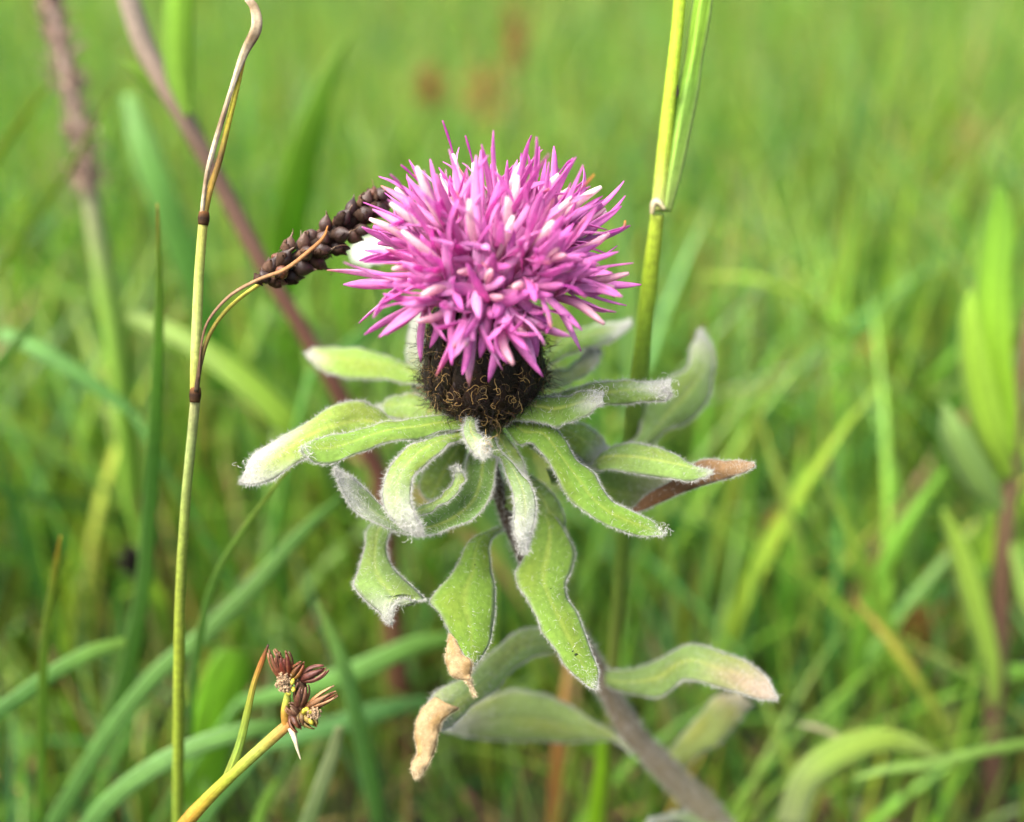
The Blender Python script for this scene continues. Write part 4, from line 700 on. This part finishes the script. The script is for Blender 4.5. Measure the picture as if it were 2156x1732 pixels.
solo(GB, [(612, 985, 12.2), (575, 1030, 12.5), (510, 1120, 13.0), (455, 1215, 13.5), (425, 1320, 14.0), (408, 1430, 14.6), (398, 1560, 15.4)], [4, 9, 15, 18, 20, 18, 16], [(0.28, 0.34, 0.05), (0.22, 0.33, 0.06), (0.13, 0.25, 0.06), TL, TL], 'thin blade arching down from the furthest-left woolly leaf')
solo(GB, [(720, 1045, 17.0), (640, 1120, 16.6), (540, 1230, 16.2), (440, 1330, 16.0), (330, 1420, 15.8), (220, 1560, 15.8), (100, 1760, 16.2)], [10, 30, 42, 46, 44, 44, 44], [(0.09, 0.22, 0.05), TL, (0.12, 0.26, 0.08), (0.10, 0.23, 0.07)], 'wide blue-green blade slanting up to the right across the lower left')
solo(GB, [(590, 1532, 15.2), (520, 1540, 14.9), (420, 1570, 14.7), (320, 1620, 14.6), (230, 1690, 14.8), (160, 1780, 15.2)], [30, 44, 48, 50, 50, 50], [(0.09, 0.21, 0.05), (0.13, 0.27, 0.10), (0.11, 0.25, 0.08)], 'wide blade arching across the bottom left behind the rush')
solo(GB, [(268, 1352, 15.6), (190, 1375, 15.2), (110, 1420, 14.9), (40, 1470, 14.7), (-60, 1540, 14.6)], [26, 38, 40, 40, 40], [(0.14, 0.27, 0.05), (0.12, 0.27, 0.08), (0.12, 0.26, 0.10)], 'pale arched blade leaving the left edge low down')
solo(GB, [(668, 1268, 15.0), (700, 1340, 15.2), (735, 1440, 15.5), (762, 1560, 16.0), (800, 1740, 17.0)], [6, 30, 38, 38, 34], [(0.14, 0.25, 0.06), (0.10, 0.23, 0.07), TL], 'dull green blade slanting down right of the rush')
solo(GB, [(950, 1345, 17.5), (860, 1365, 17.2), (760, 1410, 17.0), (640, 1450, 17.0), (500, 1480, 17.2)], [30, 48, 52, 44, 30], [(0.09, 0.20, 0.04), (0.11, 0.25, 0.07), (0.08, 0.20, 0.05)], 'wide dark green blade lying level behind the dull slanting blade')
solo(GB, [(900, 1480, 18.5), (800, 1500, 18.0), (700, 1530, 17.8), (560, 1570, 17.6)], [30, 48, 46, 30], [(0.07, 0.18, 0.06), (0.08, 0.21, 0.07)], 'lower of the two level dark blades right of the rush')
solo(GB, [(715, 1530, 14.0), (700, 1590, 14.2), (672, 1670, 14.5), (640, 1760, 15.0)], [22, 34, 40, 42], [(0.26, 0.30, 0.14), (0.28, 0.34, 0.16), (0.24, 0.33, 0.13)], 'short pale straw-green blade at the bottom edge below the rush')
solo(GB, [(585, 1640, 15.5), (560, 1690, 15.6), (535, 1760, 15.8)], [10, 28, 32], [G2_, G1], 'small green blade end at the bottom edge behind the rush stem')
solo(GB, [(500, 1372, 18.0), (480, 1420, 18.0), (450, 1530, 18.2), (415, 1700, 19.0)], [60, 96, 100, 90], [(0.10, 0.24, 0.02), (0.10, 0.26, 0.015), (0.10, 0.24, 0.02)], 'very broad saturated green leaf behind the rush capsules', 'leaf', roll=0.15, group=None)
solo(GB, [(215, 652, 20.5), (290, 672, 20.3), (400, 720, 20.1), (500, 790, 20.0), (600, 880, 20.1), (640, 930, 20.4)], [10, 40, 52, 60, 62, 36], [(0.12, 0.20, 0.05), (0.12, 0.22, 0.025), (0.12, 0.23, 0.02)], 'broad yellow-green leaf slanting down behind the sedge stalk', 'leaf', roll=0.3, group=None)
solo(GB, [(245, 170, 19), (180, 300, 19.2), (90, 440, 19.5), (-40, 620, 20)], [6, 12, 14, 14], [(0.16, 0.24, 0.03)] * 2, 'very thin blade slanting across the upper left corner')
solo(GB, [(100, 180, 20), (40, 260, 20.2), (-60, 420, 20.6)], [8, 16, 18], [(0.20, 0.28, 0.03)] * 2, 'short slanting blade in the upper left corner beside the seed head')
solo(GB, [(270, 200, 24), (310, 330, 24), (370, 480, 24.5), (440, 680, 25.5), (480, 840, 27)], [30, 62, 68, 60, 50], [(0.13, 0.28, 0.09), (0.11, 0.27, 0.06), (0.09, 0.23, 0.04)], 'wide soft green blade bending down between seed head and dark stem')
solo(GB, [(745, 60, 22), (690, 170, 22), (640, 330, 22.5), (610, 500, 23.5), (600, 640, 25)], [6, 46, 70, 76, 60], [(0.19, 0.33, 0.04), (0.16, 0.33, 0.02), (0.15, 0.32, 0.02)], 'broad pointed leaf rising blurred above the dark spike', 'leaf', group=None)
solo(GB, [(860, 620, 20), (800, 680, 19.5), (740, 730, 19.2), (650, 800, 19.0)], [26, 40, 40, 30], [(0.08, 0.21, 0.05), (0.09, 0.24, 0.05)], 'dark green blade under the left petals above the side leaf')
solo(GB, [(0, 700, 17.5), (80, 735, 17.6), (170, 790, 17.8), (280, 870, 18.2)], [34, 44, 40, 26], [(0.10, 0.24, 0.07), (0.09, 0.23, 0.06)], 'blue-green blade sloping down from the left edge midway')
solo(GB, [(75, 668, 17.0), (30, 730, 17.0), (-50, 820, 17.0)], [6, 24, 30], [(0.17, 0.30, 0.08), (0.14, 0.28, 0.06)], 'small pointed blade poking in midway down the left edge')
solo(GB, [(1268, 1558, 16.0), (1266, 1620, 16.4), (1258, 1690, 17), (1250, 1780, 18)], [26, 34, 36, 38], [(0.22, 0.40, 0.02), (0.25, 0.44, 0.015)], 'short bright lime blade at the bottom edge under the leaves', roll=0.1)
solo(GB, [(1200, 1380, 18.0), (1185, 1490, 18.2), (1175, 1600, 18.7), (1168, 1760, 19.6)], [16, 26, 32, 34], [(0.30, 0.20, 0.07), (0.36, 0.18, 0.05), (0.34, 0.17, 0.05)], 'dead orange-brown blade at the bottom beside the lime blade', roll=0.2)
solo(GB, [(2200, 1560, 17.6), (2060, 1585, 17.0), (1960, 1610, 16.6), (1870, 1620, 16.4), (1800, 1640, 16.3)], [22, 24, 24, 20, 6], [(0.14, 0.26, 0.06), (0.16, 0.28, 0.08)], 'narrow blade running level into the right edge near the bottom', ground=False)
solo(GB, [(1985, 1600, 17.0), (1920, 1570, 16.8), (1850, 1560, 16.6), (1770, 1585, 16.5), (1700, 1640, 16.5), (1665, 1740, 16.8)], [14, 46, 58, 60, 62, 62], [(0.13, 0.20, 0.06), (0.15, 0.24, 0.04), (0.14, 0.23, 0.05), (0.17, 0.22, 0.11)], 'broad downy leaf arching over the lower right corner', 'leaf', group=None, mat=M_LEAF)
solo(GB, [(1680, 1525, 16.6), (1730, 1535, 16.6), (1790, 1565, 16.7)], [5, 16, 18], [(0.30, 0.26, 0.18), (0.22, 0.26, 0.12)], 'small pale dry blade tip above the arching leaf', ground=False)
solo(GB, [(1800, 1265, 19.5), (1870, 1345, 19.6), (1930, 1430, 19.8), (2010, 1560, 20.5)], [10, 22, 24, 22], [(0.34, 0.24, 0.06), (0.26, 0.28, 0.05), (0.17, 0.25, 0.05)], 'yellowing blade with an orange tip slanting down at the lower right')
solo(GB, [(1480, 580, 24), (1600, 590, 24), (1700, 640, 24.5), (1790, 720, 25.5)], [6, 16, 22, 24], [(0.18, 0.28, 0.04), (0.15, 0.28, 0.03)], 'thin arching blade level with the flower on the right')
solo(GB, [(1990, 990, 20), (1900, 1120, 20), (1830, 1280, 20.5), (1790, 1450, 21.5)], [14, 34, 38, 32], [(0.11, 0.26, 0.03), (0.10, 0.24, 0.03)], 'mid green blade leaning right beside the leafy plant')
solo(GB, [(1740, 1010, 19.5), (1800, 1150, 19.8), (1850, 1260, 20.4), (1900, 1420, 21.2)], [5, 24, 30, 28], [(0.20, 0.30, 0.04), (0.13, 0.27, 0.03)], 'green blade crossing left to right below the rusty leaf')
solo(GB, [(1600, 880, 21), (1640, 1010, 21), (1690, 1180, 21.5), (1720, 1360, 22.6)], [5, 20, 24, 24], [(0.24, 0.30, 0.05), (0.17, 0.30, 0.04)], 'slender yellow-green blade rising right of the rusty leaf')
# white flower half hidden behind the left petals
def white_flower():
    c = P(784, 530, 15.2); rt = np.array([c[0], c[1] + 2.5, 0]); root = thing('white_flower', rt, 'small white blurred flower half hidden behind the left petals', 'flower')
    ax = nrm(np.array([-0.1, -0.35, 0.9])); e1 = nrm(np.cross(ax, [0, 1, 0.2])); e2 = np.cross(ax, e1)
    for k in range(9):
        a = k / 9 * 6.283; o = math.cos(a) * e1 + math.sin(a) * e2; sd = np.cross(ax, o); t = np.linspace(0, 1, 8)[:, None, None]; u = np.linspace(-1, 1, 5)[None, :, None]
        G = c + o * (0.08 + 0.30 * t) + ax * (0.12 * t - 0.12 * t ** 2) + sd * u * 0.16 * np.sin(np.pi * (0.15 + 0.75 * t)) + ax * u ** 2 * 0.03
        mb = MB(); mb.sheet(G, (0.55, 0.58, 0.52), 0.01); mb.build('petal', M_WOOL, root)
    mb = MB(); mb.tube(spline([c - ax * .1, c, c + ax * 0.08], 8), prof([0.08, 0.15, 0.04], 8), 12, (0.72, 0.68, 0.42)); mb.build('disc', M_DRY, root)
    mb = MB(); mb.tube(spline([c - ax * .1, lerp(c, rt, .4), rt], 20), 0.05, 8, (0.13, 0.24, 0.05)); mb.build('stem', M_STEM, root)
white_flower()
# rusty seed heads blurred in the meadow
def seedhead(x, y, d, hpx, wpx, col, label, lean=0.0):
    c = P(x, y, d); rt = np.array([c[0] - lean, c[1] + 1.0, 0]); root = thing('seed_head', rt, label, 'seed head', 'rust-brown seed heads in the meadow')
    h, w_ = cm(hpx, d), cm(wpx, d); up = nrm(np.array([lean * 0.1, 0, 1])); k = 240
    mb = MB(); o = (R.rand(k) - .5); pos = c + up * (o * h)[:, None] + R.randn(k, 3) * (w_ * 0.25); mb.hairs(pos, up + 0.8 * R.randn(k, 3), 0.25 + w_ * 0.15, 0.09, np.array(col) * (0.6 + 0.8 * R.rand(k, 1)), 0.2, 2)
    tag(mb.build('spikelets', M_DRY, root), kind='stuff')
    mb = MB(); mb.tube(spline([c + up * h * .4, lerp(c, rt, 0.5), rt], 16), 0.05, 7, (0.16, 0.18, 0.05)); mb.build('stem', M_STEM, root)
BR = (0.26, 0.12, 0.04)
seedhead(1085, 85, 42, 110, 60, BR, 'rusty seed head at the very top above the flower')
seedhead(1020, 200, 40, 50, 110, BR, 'wide rusty seed head between the flower and the top one', 2.0)
seedhead(905, 190, 42, 60, 50, BR, 'rusty seed head directly above the left half of the flower')
seedhead(1825, 755, 30, 60, 40, (0.34, 0.14, 0.03), 'orange-brown seed head midway down the right half')
seedhead(1890, 520, 40, 90, 50, (0.28, 0.16, 0.05), 'tan seed head above the orange-brown one')
seedhead(1470, 750, 34, 50, 30, (0.32, 0.18, 0.04), 'small tan seed head just right of the tall grass stem')
seedhead(2050, 310, 44, 60, 90, (0.30, 0.20, 0.07), 'pale brown seed head high at the right')
seedhead(1630, 1125, 25, 50, 44, (0.26, 0.10, 0.04), 'reddish seed head right of the long green leaf')
seedhead(1925, 1320, 24, 70, 70, (0.22, 0.10, 0.03), 'dark rusty patch of seeds low on the right')
seedhead(280, 1190, 17.5, 40, 18, (0.03, 0.025, 0.02), 'small blackish seed head between blades on the left')
